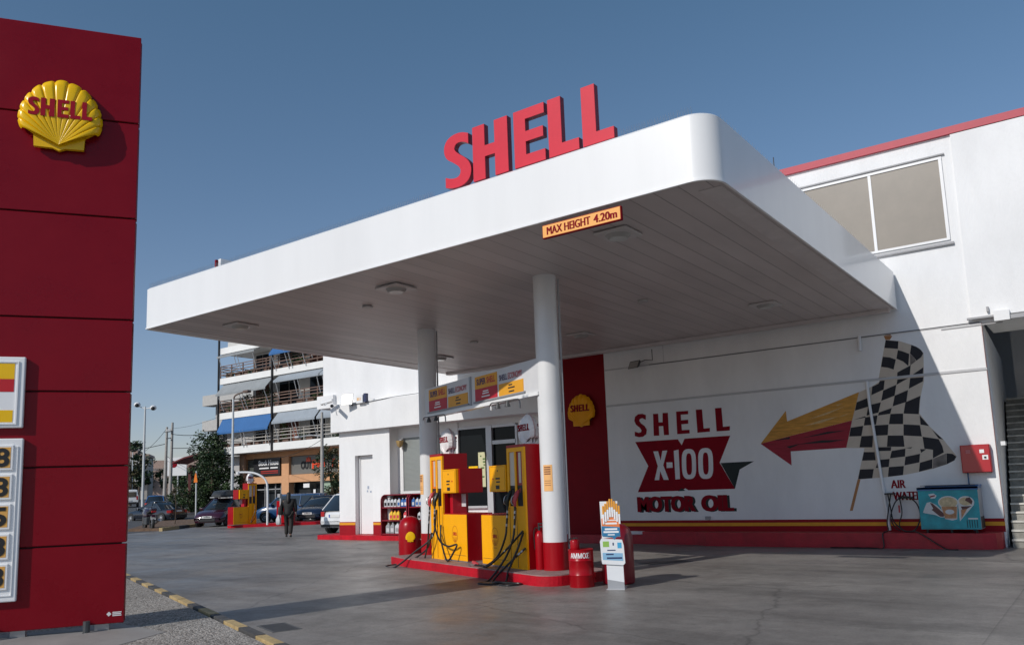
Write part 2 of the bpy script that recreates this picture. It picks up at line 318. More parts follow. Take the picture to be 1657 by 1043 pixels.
def scallop(M, w, h, depth, nseg=5, nr=9):
    """ribbed scallop relief, centred on the frame origin, w wide and h high"""
    mb = MB(M); hy = -0.465*h
    bounds = [-70,-61.5,-52,-42.5,-32,-20,-6.7,6.7,20,32,42.5,52,61.5,70]
    tab = [(0,0.965),(23,0.93),(37.5,0.875),(49,0.82),(61,0.745),(70,0.64)]
    def rad(a):
        a = abs(a)
        for (a0, r0), (a1, r1) in zip(tab, tab[1:]):
            if a <= a1: return r0+(r1-r0)*(a-a0)/(a1-a0)
        return tab[-1][1]
    cols = []
    for (b0, b1) in zip(bounds, bounds[1:]):
        for k in range(nseg+1):
            t = -1+2*k/nseg; a = b0+(b1-b0)*(k/nseg)
            if k == nseg and b1 != bounds[-1]: continue
            cols.append((a, t))
    rings = []
    for a, t in cols:
        Rr = rad(a)*(1-0.03*abs(t)**4); col = []
        for j in range(nr+1):
            q = j/nr; q2 = q**0.8
            edge = 1 if q < 0.88 else max(0.0, 1-((q-0.88)/0.12)**2)
            z = depth*(0.45+0.55*math.sin(math.pi*min(1, q*0.62+0.2)))*edge - depth*0.11*abs(t)**9*min(1, q*2.5)*edge + depth*0.03*(1-t*t)*q*edge
            rr = Rr*q2; col.append((rr*math.sin(R(a))*w*0.585/0.66*0.93, hy+rr*math.cos(R(a))*h, max(z, 0)))
        rings.append(col)
    n = nr+1; vs = [p for c in rings for p in c]; fs = []
    for i in range(len(rings)-1):
        for j in range(nr): fs.append((i*n+j, (i+1)*n+j, (i+1)*n+j+1, i*n+j+1))
    mb.add(vs, fs)
    mb.prism([(-0.31*w,-0.49*h),(-0.08*w,-0.495*h),(0,-0.53*h),(0.08*w,-0.495*h),(0.31*w,-0.49*h),(0.32*w,-0.31*h),(0.2*w,-0.1*h),(-0.2*w,-0.1*h),(-0.32*w,-0.31*h)], 0, depth*0.40)
    mb.prism([(0,-0.50*h),(0.32*w,-0.315*h),(0.475*w,-0.215*h),(0.497*w,-0.14*h),(0.40*w,0.0),(-0.40*w,0.0),(-0.497*w,-0.14*h),(-0.475*w,-0.215*h),(-0.32*w,-0.315*h)], 0, depth*0.34)
    return mb
def gz(x, y):
    w = -0.588*x + 0.809*y
    return 0.018*max(0.0, min(w, 300.0)-50.0)
# ================================================================ ground
def wq(s, t): return (-0.588*s-0.809*t, 0.809*s-0.588*t)     # s along the street, t to the left
mb = MB(); rows = [-300, 50, 120, 200, 300, 5000]
for a, b in zip(rows, rows[1:]):
    P = [(*wq(a, 4000), 0), (*wq(a, -4000), 0), (*wq(b, -4000), 0), (*wq(b, 4000), 0)]
    mb.quad(*[(p[0], p[1], gz(p[0], p[1])) for p in P])
struct(mb, "road", ASPH)
def slab_mesh(poly, z, base=0.0, name="", m=None):
    mb = MB().prism(poly, base, z); return struct(mb, name, m)
KL = [(-34.5, 16.35), (-15.68, 8.62), (-10.72, 6.759), (-7.10, 5.376), (2.0, 1.95)]     # line of the painted kerb
slab_mesh([(-34.5,16.35),(-15.68,8.62),(-10.72,6.759),(-7.1,5.376),(2,1.95),(14,-2.6),(14,18.75),(-21.4,18.75),(-21.4,30.5),(-33,30.5),(-41,27.5),(-37.5,21.0),(-36.0,17.5)], 0.006, -0.3, "forecourt", CONC)
slab_mesh([(-34.5,16.2),(-15.74,8.48),(-10.78,6.62),(-7.16,5.236),(14,-2.8),(14,-14),(-33.0,3.0),(-35.4,15.6)], 0.116, -0.3, "pavement", GRAV)
slab_mesh([(-36.5,31.5),(-60,41),(-60,41.2),(-20,41.2),(-20,31.5)], 0.14, -0.3, "pavement", PAVE)
# cement patch under the totem
struct(MB().prism([(-9.4,5.1),(-8.3,5.0),(-8.0,4.3),(-8.6,3.2),(-9.4,1.6),(-10.4,2.0),(-10.0,3.8)], 0.116, 0.1205), "cement_patch", mat("cement_screed", (0.30,0.285,0.27), 0.75, var=0.2, scale=2))
# painted kerb, yellow and black blocks
kerb = thing("painted_kerb", "low kerb painted in yellow and black blocks along the gravel pavement", "kerb", (-10.72, 6.759, 0))
KY = mat("kerb_yellow", (0.52, 0.38, 0.18), 0.7, var=0.35, scale=9, bump=0.3); KB = mat("kerb_black", (0.085, 0.083, 0.082), 0.7, var=0.4, scale=9, bump=0.3)
for (a, b) in zip(KL, KL[1:]):
    a = Vector((*a, 0)); b = Vector((*b, 0)); L = (b-a).length; d = (b-a)/L; n = Vector((d.y, -d.x, 0))
    if n.dot(Vector((1, 1, 0))) < 0: n = -n
    k = 0; s_ = 0.0; step = 0.62
    cnt = max(1, round(L/step)); step = L/cnt
    for k in range(cnt):
        p0 = a+d*(k*step+0.006); p1 = a+d*((k+1)*step-0.006)
        q = [p0-n*0.105, p1-n*0.105, p1-n*0.0, p0-n*0.0]
        mb = MB().prism([(v.x, v.y) for v in q], 0.0, 0.124+0.002*((k*7) % 3))
        wpart(mb, "kerb_block", KY if k % 2 == 0 else KB, kerb)

# ================================================================ station building
YW = 18.75
WE = 9.0       # right end of the wall
bld = thing("station_building", "white filling station building with painted advertising on its long wall", "building", (-11, 19, 0))
w = MB()
w.box(-10.62, -1.87, YW, YW+0.35, 0, 4.45)            # mural wall
w.box(-10.62, WE, YW+0.001, YW+0.35, 4.45, 8.5)        # upper storey right
w.box(-22.0, -10.62, YW+0.25, YW+0.55, 4.45, 8.5)      # upper storey left, set back
w.box(-21.34, -12.0, YW, YW+0.25, 3.55, 4.48)         # band over the shop
w.box(-21.34, -12.0, YW+0.25, 20.4, 3.55, 3.75)       # soffit of the band
w.box(-22.0, WE, 30, 30.3, 0, 8.5); w.box(-22.0, -21.7, 19.4, 30, 4.45, 8.5)
w.box(-22.16, -21.34, 18.86, 19.6, 4.42, 4.86)         # end of the balcony slab
w.prism([(-1.95,YW+0.35),(-1.86,YW+0.35),(-2.17,25.5),(-2.4,25.5)], 0, 4.45)            # side walls of the stair
w.box(1.4, 1.7, YW+0.001, 25.5, 0, 4.45); w.box(1.7, WE, YW+0.001, YW+0.35, 0, 4.45)
w.box(-1.87, 1.4, 25.0, 25.3, 0, 8.5)
w.box(-1.82, 1.4, YW+0.35, 20.4, 4.45, 4.75)
w.box(-21.2, -20.43, 19.0, 19.3, 0.15, 3.55); w.box(-19.6, -18.82, 19.0, 19.3, 0.15, 3.55)    # annex front with its door recess
w.box(-20.43, -19.6, 19.0, 19.3, 2.73, 3.55); w.box(-21.2, -20.9, 19.3, 30, 0.15, 4.45)
w.box(-19.12, -18.82, 19.3, 19.45, 0.15, 3.55)
w.box(-18.82, -16.279, 19.4, 19.6, 0.15, 1.423); w.box(-18.82, -16.279, 19.4, 19.6, 3.286, 3.55); w.box(-18.82, -18.66, 19.4, 19.6, 1.423, 3.286)
w.box(-16.327, -16.231, 19.35, 19.6, 0.15, 3.55)
w.box(-16.231, -13.974, 19.4, 19.6, 3.363, 3.55); w.box(-13.974, -12.0, 19.4, 19.6, 0.15, 3.55)
w.box(-16.231, -15.117, 19.4, 19.6, 0.15, 0.972)
wpart(w, "wall", WALL, bld)
wpart(MB().box(-22.1, WE, 18.68, 19.15, 8.5, 8.66), "roof_trim", mat("roof_trim_red", (0.42,0.03,0.055), 0.5, var=0.08), bld)
wpart(MB().box(-22.05, WE, 19.16, 30, 8.45, 8.55), "roof", mat("roof_grey", (0.3,0.3,0.3), 0.9), bld)
# ledge lines, grey standing for the shade of the wall steps; panel seams
t = MB(); t.box(-10.6, -1.86, YW-0.022, YW+0.01, 3.49, 3.54); t.box(-10.6, -1.86, YW-0.016, YW+0.01, 4.45, 4.48)
t.box(-8.9, -8.89, YW-0.004, YW+0.01, 4.48, 4.94)
wpart(t, "ledge_shade_and_seam", mat("ledge_shade_and_seam_grey", (0.50,0.50,0.51), 0.6, var=0.1), bld)
wpart(MB().box(-2.03, WE, YW-0.05, YW, 4.56, 6.35).box(-2.03, WE, YW-0.05, YW, 6.35, 8.49), "raised_panel", WALL, bld)
# annex door
d = wpart(MB().box(-20.42, -19.61, 19.2, 19.25, 0.16, 2.72), "door", WHITE, bld)
wpart(MB().box(-20.42, -20.36, 19.17, 19.2, 0.16, 2.72).box(-20.36, -19.61, 19.17, 19.2, 2.66, 2.72), "door_frame", COLW, d)
wpart(MB().sphere((-19.72, 19.16, 1.18), 0.035, 8), "handle", STEEL, d)
wpart(MB().box(-20.05,-19.98,19.19,19.2,1.62,1.72).box(-19.93,-19.87,19.19,19.2,1.5,1.56).box(-20.08,-20.03,19.19,19.2,1.52,1.58), "door_mark", mat("faded_print",(0.35,0.4,0.5),0.6), d)
# stripes at the foot of the walls
BASER = mat("base_red", (0.30,0.006,0.014), 0.6, spec=0.2, var=0.15, scale=3)
for x0, x1, y, zb, zr, zy in ((-10.55,-1.866,YW,0.30,0.56,0.42),(-21.2,-20.43,19.0,0.15,0.56,0.46),(-19.6,-18.82,19.0,0.15,0.56,0.46)):
    rb_ = wpart(MB().box(x0, x1, y-0.006, y, zb, zr), "red_base", BASER, bld)
    wpart(MB().box(x0, x1, y-0.009, y, zy, zy+0.075), "yellow_stripe", STRIPE, rb_)
# upstairs window
wn = wpart(MB().box(-5.22,-2.24,YW-0.035,YW+0.02,6.26,6.31).box(-5.22,-2.24,YW-0.035,YW+0.02,8.02,8.07).box(-5.22,-5.16,YW-0.034,YW+0.02,6.31,8.02).box(-2.30,-2.24,YW-0.034,YW+0.02,6.31,8.02).box(-3.71,-3.65,YW-0.028,YW+0.02,6.31,8.02), "window", COLW, bld)
wpart(MB().box(-5.16,-3.71,YW-0.006,YW+0.0,6.31,8.02), "pane", BLIND, wn); wpart(MB().box(-3.65,-2.30,YW-0.012,YW+0.0,6.31,8.02), "pane", BLIND, wn)
wpart(MB().box(-5.3,-2.18,YW-0.06,YW,6.16,6.21), "sill", GREYTRIM, wn); wpart(MB().box(-5.3,-2.18,YW-0.05,YW,8.10,8.13), "lintel", GREYTRIM, wn)
# window with a blind and the glass shop front
wn = wpart(MB().box(-18.66, -16.279, 19.36, 19.4, 1.423, 1.5).box(-18.66, -16.279, 19.36, 19.4, 3.21, 3.286).box(-18.66, -18.57, 19.36, 19.4, 1.5, 3.21), "window", COLW, bld)
bl = MB()
for k in range(44): bl.box(-18.57,-16.27,19.39,19.405,1.5+k*0.039,1.5+k*0.039+0.0345)
wpart(bl, "blind", BLINDG, wn)
wpart(MB().box(-17.83, -17.48, 19.37, 19.38, 1.711, 2.22), "notice", WHITE, wn)
for bx_ in ((-16.23,-15.12,19.42,19.44,0.97,3.305),(-14.905,-14.02,19.42,19.44,0.25,2.797),(-14.905,-14.02,19.42,19.44,2.893,3.305)): wpart(MB().box(*bx_), "shop_glazing", GLASS_D, bld)
fr = MB().box(-15.117, -14.905, 19.32, 19.4, 0.15, 3.363).box(-14.905, -14.022, 19.34, 19.4, 2.787, 2.902).box(-16.231, -15.117, 19.34, 19.4, 3.306, 3.363).box(-14.041, -13.974, 19.34, 19.4, 0.15, 3.325).box(-14.905, -14.041, 19.34, 19.4, 3.286, 3.363).box(-16.231, -15.117, 19.3, 19.4, 0.924, 0.991)
wpart(fr, "glazing_frame", mat("aluminium_frame",(0.55,0.55,0.56),0.4,metal=0.3), bld)
po = thing("sunflower_poster", "narrow pale poster with green plants in the shop window", "poster", (-15.22, 19.3, 1.5))
wpart(MB().box(-15.395, -15.136, 19.28, 19.3, 1.548, 2.576), "sheet", mat("poster_pale",(0.62,0.6,0.36),0.6,var=0.15,scale=8), po)
pm = MB(); random.seed(4)
for k in range(10):
    x=random.uniform(-15.36,-15.18); z=1.65+k*0.088; pm.box(x,x+0.05+0.03*(k%3),19.274,19.28,z,z+0.04)
wpart(pm, "plant_print", mat("poster_green",(0.06,0.14,0.03),0.7), po)
po = thing("price_poster", "yellow and red poster low in the shop window", "poster", (-15.65, 19.3, 1.2))
wpart(MB().box(-15.77, -15.424, 19.28, 19.3, 1.932, 2.172), "yellow_field", YEL2, po); wpart(MB().box(-15.77, -15.424, 19.28, 19.3, 1.615, 1.932), "red_field", mat("poster_red",(0.5,0.04,0.02),0.5), po)
wpart(MB(frame((-15.74,19.278,2.08),(1,0,0))).box(0,0.3,0,0.03,0,0.003).box(0,0.22,-0.06,-0.03,0,0.003), "print_lines", BLK, po)
# red wall section with its emblem
rp = wpart(MB().box(-12.0,-10.54,18.80,20.2,0,4.93), "red_wall", REDW, bld)
em = wpart(scallop(frame((-11.36,18.70,3.48),(1,0,0)),0.80,0.86,0.07), "scallop_emblem", mat("emblem_yellow_shaded",(0.80,0.33,0.002),0.4,spec=0.2), bld, smooth=True)  # emblem yellow deepened to orange, the canopy shade put into its colour
wpart(MB().box(-11.6,-11.1,18.72,18.80,3.2,3.7), "bracket", DKGREY, em)
wpart(block_word(frame((-11.65,18.70,3.44),(1,0,0)),0.58,0.18,0.0,0.082), "lettering", REDX, em)
# pipes and small fittings on the wall
wpart(MB().tube([(-4.13,18.70,3.49),(-4.12,18.69,3.0),(-3.96,18.69,0.33)],0.030,10), "downpipe", WHITE, bld, smooth=True)
wpart(MB().tube([(-4.2,18.72,4.5),(-4.2,18.69,4.4),(-4.2,18.66,4.16)],0.035,10), "vent_pipe", WHITE, bld, smooth=True)
wpart(MB().tube([(-9.3,18.72,4.47),(-8.6,18.735,4.46),(-6.0,18.735,4.465),(-1.9,18.735,4.47)],0.008,6).tube([(-20.3,18.73,4.40),(-19.3,18.73,4.45),(-18.4,18.73,4.5),(-16,18.74,4.52)],0.009,6), "cable", DKGREY, bld)
wpart(MB().box(-8.05,-7.93,18.70,18.75,0.575,0.65), "socket_box", GREYTRIM, bld)
wpart(MB().box(-2.1,-1.45,18.62,18.70,4.52,4.56), "shutter_rail", GREYTRIM, bld); wpart(MB().box(-1.45,-0.6,18.60,18.66,4.44,4.52), "shutter_rail", GREYTRIM, bld)
wpart(MB().box(-1.62,-1.35,18.55,18.70,4.42,4.62), "shutter_box", WHITE, bld); wpart(MB().box(-0.75,-0.1,18.55,18.70,4.46,4.62), "shutter_box", WHITE, bld)
wpart(MB().box(-2.6,-1.5,18.735,18.75,4.40,4.42), "lintel_line", GREYTRIM, bld)
wpart(MB().box(-1.74,-1.70,18.62,18.70,4.64,4.74), "junction_box", GREYTRIM, bld)
wpart(MB().bbox(-0.75,-0.35,19.4,19.8,4.25,4.43,0.03), "ceiling_fitting", mat("fitting_brown",(0.10,0.06,0.045),0.6), bld)
wpart(MB().box(-1.80,-1.72,18.95,19.2,1.98,2.06), "switch_box", WHITE, bld)
wpart(MB().tube([(-5.75,18.8,8.66),(-5.75,18.8,9.05)],0.012,6), "aerial", DKGREY, bld)
# stair
stm = mat("stair_marble",(0.55,0.53,0.48),0.55,var=0.35,scale=4,bump=0.2)
st = MB(); nose = MB()
for k in range(20):
    y = 18.66+0.275*k; z = 0.163*k; xl = -1.77-0.053*(y-18.66)
    st.box(xl,1.38,y,y+0.315,z-0.3 if k else 0,z+0.128)
    nose.box(xl-0.005,1.38,y-0.028,y+0.3,z+0.1285,z+0.163)
st.box(-2.15,1.38,18.66+5.5,25.0,2.9,3.2)
sto = thing("staircase", "open marble staircase rising inside the white building at the right edge", "staircase", (-1,18.8,0))
wpart(st, "riser", mat("stair_riser",(0.26,0.25,0.22),0.75,var=0.45,scale=5), sto); wpart(nose, "tread", stm, sto)
# ---- painted mural, each colour a paint layer on the wall
WF = frame((0, YW, 0), (1, 0, 0))
def paint(name, polys, m, off, parent=bld):
    mb = MB(WF)
    for p in polys: mb.prism([tuple(q) for q in p], 0.0, off)
    return wpart(mb, name, m, parent)
FLAG_SIL=[[(-3.682,4.345),(-3.415,4.284),(-3.194,4.176),(-3.048,4.082),(-2.977,3.972),(-3.025,3.387),(-3.118,3.078),(-3.179,2.725),(-3.018,2.447),(-2.783,2.152),(-2.576,1.804),(-2.618,1.723),(-2.772,1.646),(-3.043,1.566),(-3.297,1.514),(-3.61,1.461),(-3.908,1.433),(-4.521,1.402),(-4.321,2.066),(-4.694,2.091),(-4.331,3.276),(-4.131,3.339),(-4.04,3.381),(-3.878,3.467),(-3.903,3.511),(-3.843,3.741)]]
FLAG_BLACK=[[(-3.683,4.341),(-3.434,4.282),(-3.458,4.121),(-3.721,4.176)],[(-3.189,4.172),(-3.099,4.119),(-3.016,4.038),(-2.983,3.963),(-3.03,3.888),(-3.127,3.826),(-3.165,3.905),(-3.233,3.995)],[(-3.461,4.095),(-3.363,4.052),(-3.249,3.986),(-3.291,3.734),(-3.383,3.84),(-3.506,3.917)],[(-3.773,3.99),(-3.633,3.959),(-3.521,3.898),(-3.583,3.691),(-3.691,3.744),(-3.825,3.776)],[(-3.9,3.546),(-3.748,3.546),(-3.79,3.499),(-3.903,3.507)],[(-3.245,3.743),(-3.285,3.515),(-3.536,3.502),(-3.515,3.622)],[(-3.006,3.675),(-3.035,3.508),(-3.276,3.51)],[(-3.782,3.478),(-3.819,3.287),(-4.077,3.189),(-4.041,3.371),(-3.912,3.419),(-3.878,3.477)],[(-3.529,3.471),(-3.316,3.478),(-3.558,3.362)],[(-3.28,3.474),(-3.026,3.467),(-3.047,3.379),(-3.328,3.254)],[(-3.831,3.264),(-3.562,3.363),(-3.617,3.135),(-3.889,3.049)],[(-3.345,3.23),(-3.4,2.984),(-3.676,2.912),(-3.613,3.135)],[(-3.117,3.087),(-3.144,2.991),(-3.19,2.706),(-3.478,2.744),(-3.419,2.976)],[(-4.159,3.135),(-4.157,2.95),(-4.441,2.885),(-4.39,3.063)],[(-4.096,2.985),(-3.901,3.019),(-3.969,2.805),(-4.213,2.759),(-4.167,2.94)],[(-3.697,2.879),(-3.737,2.761),(-3.984,2.741),(-3.959,2.806)],[(-4.493,2.689),(-4.243,2.747),(-4.236,2.72)],[(-4.245,2.721),(-3.993,2.748),(-4.04,2.552),(-4.29,2.55)],[(-3.733,2.755),(-3.487,2.745),(-3.508,2.522),(-3.785,2.543)],[(-3.175,2.676),(-3.018,2.447),(-3.175,2.488)],[(-4.561,2.523),(-4.3,2.545),(-4.359,2.328),(-4.609,2.334)],[(-4.089,2.536),(-3.795,2.534),(-3.831,2.313),(-4.1,2.317)],[(-3.5,2.516),(-3.189,2.478),(-3.176,2.242),(-3.522,2.285)],[(-4.359,2.324),(-4.118,2.322),(-4.161,2.073),(-4.42,2.088)],[(-3.83,2.303),(-3.527,2.285),(-3.526,2.05),(-3.867,2.07)],[(-2.973,2.37),(-2.783,2.152),(-2.868,2.181)],[(-3.164,2.235),(-2.869,2.168),(-2.814,2.019),(-2.8,1.892),(-3.013,1.781),(-2.995,1.955),(-3.152,1.989)],[(-4.094,2.069),(-3.784,2.059),(-3.801,1.98),(-4.064,1.987)],[(-4.342,1.982),(-4.122,1.97),(-4.119,1.796),(-4.392,1.801)],[(-3.783,1.975),(-3.512,2.01),(-3.536,1.847),(-3.831,1.822)],[(-3.519,2.024),(-3.373,2.032),(-3.412,2.006)],[(-3.233,1.984),(-3.118,1.974),(-3.223,1.905)],[(-4.062,1.799),(-3.839,1.812),(-3.873,1.644),(-4.135,1.632)],[(-3.528,1.839),(-3.246,1.887),(-3.274,1.712),(-3.563,1.662)],[(-4.453,1.615),(-4.174,1.613),(-4.221,1.418),(-4.511,1.408)],[(-3.87,1.64),(-3.577,1.651),(-3.609,1.465),(-3.908,1.439)],[(-3.266,1.702),(-3.023,1.768),(-3.045,1.581),(-3.3,1.518)],[(-2.75,1.87),(-2.648,1.855),(-2.582,1.794),(-2.627,1.72),(-2.772,1.65)]]
FLAG_GREY=[[(-3.231,3.984),(-3.165,3.905),(-3.137,3.821),(-3.254,3.738)],[(-3.008,1.773),(-2.754,1.87),(-2.776,1.65),(-3.038,1.571)]]
FLAG_POLE=[[(-4.521,1.404),(-4.463,1.402),(-4.682,0.74),(-4.741,0.741)],[(-3.712,4.438),(-3.543,4.414),(-3.598,4.335),(-3.682,4.347)],[(-3.68,4.473),(-3.568,4.457),(-3.571,4.424),(-3.683,4.44)]]
ARROW_GOLD=[[(-6.578,2.296),(-5.938,3.007),(-5.927,2.762),(-4.322,3.281),(-4.518,2.679),(-5.932,2.422)]]
ARROW_RED=[[(-6.579,2.294),(-5.932,2.42),(-4.519,2.677),(-4.692,2.095),(-5.902,2.082),(-5.91,1.765)]]
ARROW_DARK=[[(-5.668,2.357),(-5.06,2.469),(-4.662,2.473),(-5.065,2.422)],[(-5.794,2.23),(-5.187,2.288),(-4.68,2.269),(-5.045,2.232)],[(-6.271,2.346),(-5.894,2.41),(-5.898,2.362)],[(-5.99,2.193),(-5.639,2.249),(-5.916,2.15)]]
ARROW_PALE=[[(-5.443,2.773),(-5.061,2.886),(-4.632,3.001),(-5.046,2.847)],[(-5.569,2.629),(-5.147,2.741),(-4.795,2.789),(-5.171,2.676)],[(-4.827,3.046),(-4.681,3.062),(-4.793,3.021)],[(-4.796,2.779),(-4.557,2.844),(-4.687,2.789)]]
OIL_LETTERS=[[(-9.278,3.21),(-9.137,3.205),(-9.137,2.986),(-9.028,2.978),(-9.013,3.211),(-8.868,3.205),(-8.875,2.652),(-9.013,2.655),(-9.019,2.884),(-9.137,2.887),(-9.143,2.653),(-9.293,2.657)],[(-8.645,3.215),(-8.324,3.21),(-8.33,3.125),(-8.524,3.129),(-8.528,2.99),(-8.339,2.992),(-8.343,2.893),(-8.526,2.892),(-8.521,2.745),(-8.321,2.744),(-8.322,2.653),(-8.653,2.656)],[(-8.122,3.218),(-7.961,3.213),(-7.952,2.746),(-7.793,2.748),(-7.796,2.661),(-8.119,2.656)],[(-7.63,3.212),(-7.465,3.211),(-7.46,2.751),(-7.286,2.755),(-7.299,2.654),(-7.628,2.655)],[(-9.481,3.198),(-9.489,3.076),(-9.584,3.126),(-9.653,3.111),(-9.675,3.07),(-9.634,3.001),(-9.534,2.924),(-9.477,2.826),(-9.5,2.713),(-9.593,2.654),(-9.711,2.65),(-9.828,2.686),(-9.821,2.801),(-9.72,2.762),(-9.646,2.772),(-9.627,2.822),(-9.673,2.888),(-9.777,2.977),(-9.816,3.072),(-9.79,3.18),(-9.696,3.236),(-9.577,3.238)]]
OIL_BOW=[[(-9.825,2.534),(-8.647,2.531),(-8.553,2.378),(-8.467,2.533),(-7.297,2.531),(-7.608,1.907),(-7.277,1.28),(-8.452,1.278),(-8.531,1.329),(-8.631,1.271),(-9.832,1.267),(-9.496,1.91)]]
OIL_WHITE=[[(-9.331,2.269),(-9.2,2.267),(-9.145,2.029),(-9.08,2.269),(-8.951,2.27),(-9.082,1.914),(-8.957,1.548),(-9.094,1.553),(-9.175,1.773),(-9.218,1.551),(-9.341,1.553),(-9.231,1.898)],[(-8.989,1.979),(-8.831,1.972),(-8.831,1.839),(-8.992,1.838)],[(-8.772,2.255),(-8.644,2.275),(-8.655,1.557),(-8.776,1.55)],[(-8.208,1.909),(-8.218,1.75),(-8.231,1.679),(-8.25,1.629),(-8.275,1.592),(-8.307,1.566),(-8.347,1.55),(-8.407,1.545),(-8.467,1.55),(-8.505,1.565),(-8.536,1.591),(-8.559,1.629),(-8.574,1.68),(-8.582,1.751),(-8.58,1.912),(-8.57,2.073),(-8.557,2.144),(-8.537,2.196),(-8.511,2.233),(-8.479,2.258),(-8.439,2.273),(-8.378,2.277),(-8.318,2.271),(-8.28,2.255),(-8.25,2.228),(-8.228,2.19),(-8.212,2.139),(-8.205,2.068)],[(-7.773,1.903),(-7.783,1.742),(-7.797,1.671),(-7.816,1.62),(-7.842,1.582),(-7.875,1.556),(-7.915,1.541),(-7.977,1.536),(-8.038,1.541),(-8.078,1.556),(-8.108,1.582),(-8.132,1.62),(-8.148,1.671),(-8.155,1.743),(-8.152,1.906),(-8.142,2.068),(-8.129,2.141),(-8.109,2.192),(-8.082,2.23),(-8.049,2.256),(-8.008,2.27),(-7.946,2.274),(-7.885,2.268),(-7.846,2.252),(-7.815,2.225),(-7.792,2.187),(-7.777,2.135),(-7.769,2.063)]]
OIL_INNER=[[(-8.316,1.91),(-8.322,1.795),(-8.328,1.745),(-8.336,1.708),(-8.347,1.682),(-8.36,1.663),(-8.376,1.652),(-8.4,1.649),(-8.424,1.652),(-8.439,1.663),(-8.45,1.682),(-8.459,1.709),(-8.464,1.745),(-8.467,1.796),(-8.464,1.911),(-8.458,2.026),(-8.452,2.077),(-8.443,2.113),(-8.433,2.14),(-8.42,2.159),(-8.404,2.169),(-8.379,2.173),(-8.356,2.169),(-8.341,2.157),(-8.329,2.139),(-8.321,2.112),(-8.315,2.075),(-8.313,2.024)],[(-7.887,1.903),(-7.893,1.788),(-7.899,1.737),(-7.907,1.7),(-7.918,1.674),(-7.931,1.655),(-7.946,1.644),(-7.97,1.64),(-7.993,1.644),(-8.007,1.655),(-8.019,1.674),(-8.027,1.701),(-8.032,1.738),(-8.034,1.789),(-8.031,1.905),(-8.025,2.021),(-8.018,2.072),(-8.01,2.109),(-8.0,2.136),(-7.987,2.154),(-7.971,2.165),(-7.948,2.169),(-7.925,2.165),(-7.91,2.153),(-7.899,2.134),(-7.89,2.107),(-7.885,2.07),(-7.883,2.019)]]
OIL_SHADE=[[(-7.586,1.898),(-6.768,1.901),(-7.128,1.726),(-7.277,1.28)]]

fl = paint("painted_flag", FLAG_SIL, CREAM, 0.002)
paint("black_checks", FLAG_BLACK, MBLACK, 0.004, fl); [paint("shaded_check", [g_], MGREY, 0.0055, fl) for g_ in FLAG_GREY]; paint("flag_pole", FLAG_POLE[:1], MWOOD, 0.003, fl); paint("pole_finial", FLAG_POLE[1:], MWOOD, 0.0032, fl)
ar = paint("painted_arrow", ARROW_GOLD, MGOLD, 0.0045)
paint("red_half", ARROW_RED, MRED, 0.0047, ar); paint("dark_strokes", ARROW_DARK, MBLACK, 0.006, ar); paint("pale_strokes", ARROW_PALE, mat("mural_pale_gold",(0.62,0.42,0.20),0.7,var=0.3,scale=12), 0.006, ar)
ob = paint("oil_advert", OIL_BOW, REDX, 0.003)
paint("dark_shadow_shape", OIL_SHADE, MGREEN, 0.0025, ob); paint("red_lettering", OIL_LETTERS, REDX, 0.003, ob)
paint("white_lettering", OIL_WHITE, MWHITE, 0.005, ob); paint("zero_centres", OIL_INNER, REDX, 0.007, ob)
paint("dark_notch", [[(-8.73,1.262),(-8.63,1.335),(-8.53,1.268)]], MGREEN, 0.0045, ob)
for off, mt, lift, dx in ((0.0035, MGREEN, 0, 0.06), (0.0055, REDX, 0, 0)):
    text("MOTOR", "oil_wording", mt, ob, frame((-9.85+dx, YW, 0.765-dx*0.2), (1,0,0)), 1.55, 0.385, off, 0.03, fat=0.018)
    text("OIL", "oil_wording", mt, ob, frame((-8.13+dx, YW, 0.765-dx*0.2), (1,0,0)), 0.78, 0.385, off, 0.03, fat=0.018)
text("AIR", "air_wording", REDX, bld, frame((-3.86, YW, 1.195), (1,0,0)), 0.275, 0.17, 0.004, 0.0, fat=0.009)
text("WATER", "air_wording", REDX, bld, frame((-3.84, YW, 0.945), (1,0,0)), 0.54, 0.175, 0.004, 0.0, fat=0.009)
wpart(MB().box(-1.872,-1.862,YW-0.004,YW+0.02,0.56,4.45), "jamb_edge", mat("jamb_brown_red",(0.22,0.07,0.06),0.6), bld)
ww = MB(WF)

# ---- red plinths in front of the walls
pl = thing("wall_plinth", "long red painted concrete plinth below the mural wall", "plinth", (-6, 18.4, 0))
wpart(MB().prism([(-9.6,18.42),(-8.2,18.38),(-7.8,18.08),(-2.2,18.08),(-1.98,18.16),(-1.9,18.32),(-1.9,18.74),(-9.6,18.74)],0,0.31).box(-12.2,-9.6,18.45,18.74,0,0.22), "kerb_stone", mat("plinth_red",(0.42,0.008,0.022),0.5,var=0.3,scale=4,bump=0.3,bscale=30), pl)
pl = thing("shop_plinth", "low red plinth in front of the annex door and the bottle shelves", "plinth", (-18, 18.6, 0))
wpart(MB().prism([(-22.0,18.75),(-21.85,18.6),(-12.6,18.35),(-12.6,20.2),(-22.0,20.2)],0,0.15), "kerb_stone", REDK, pl)

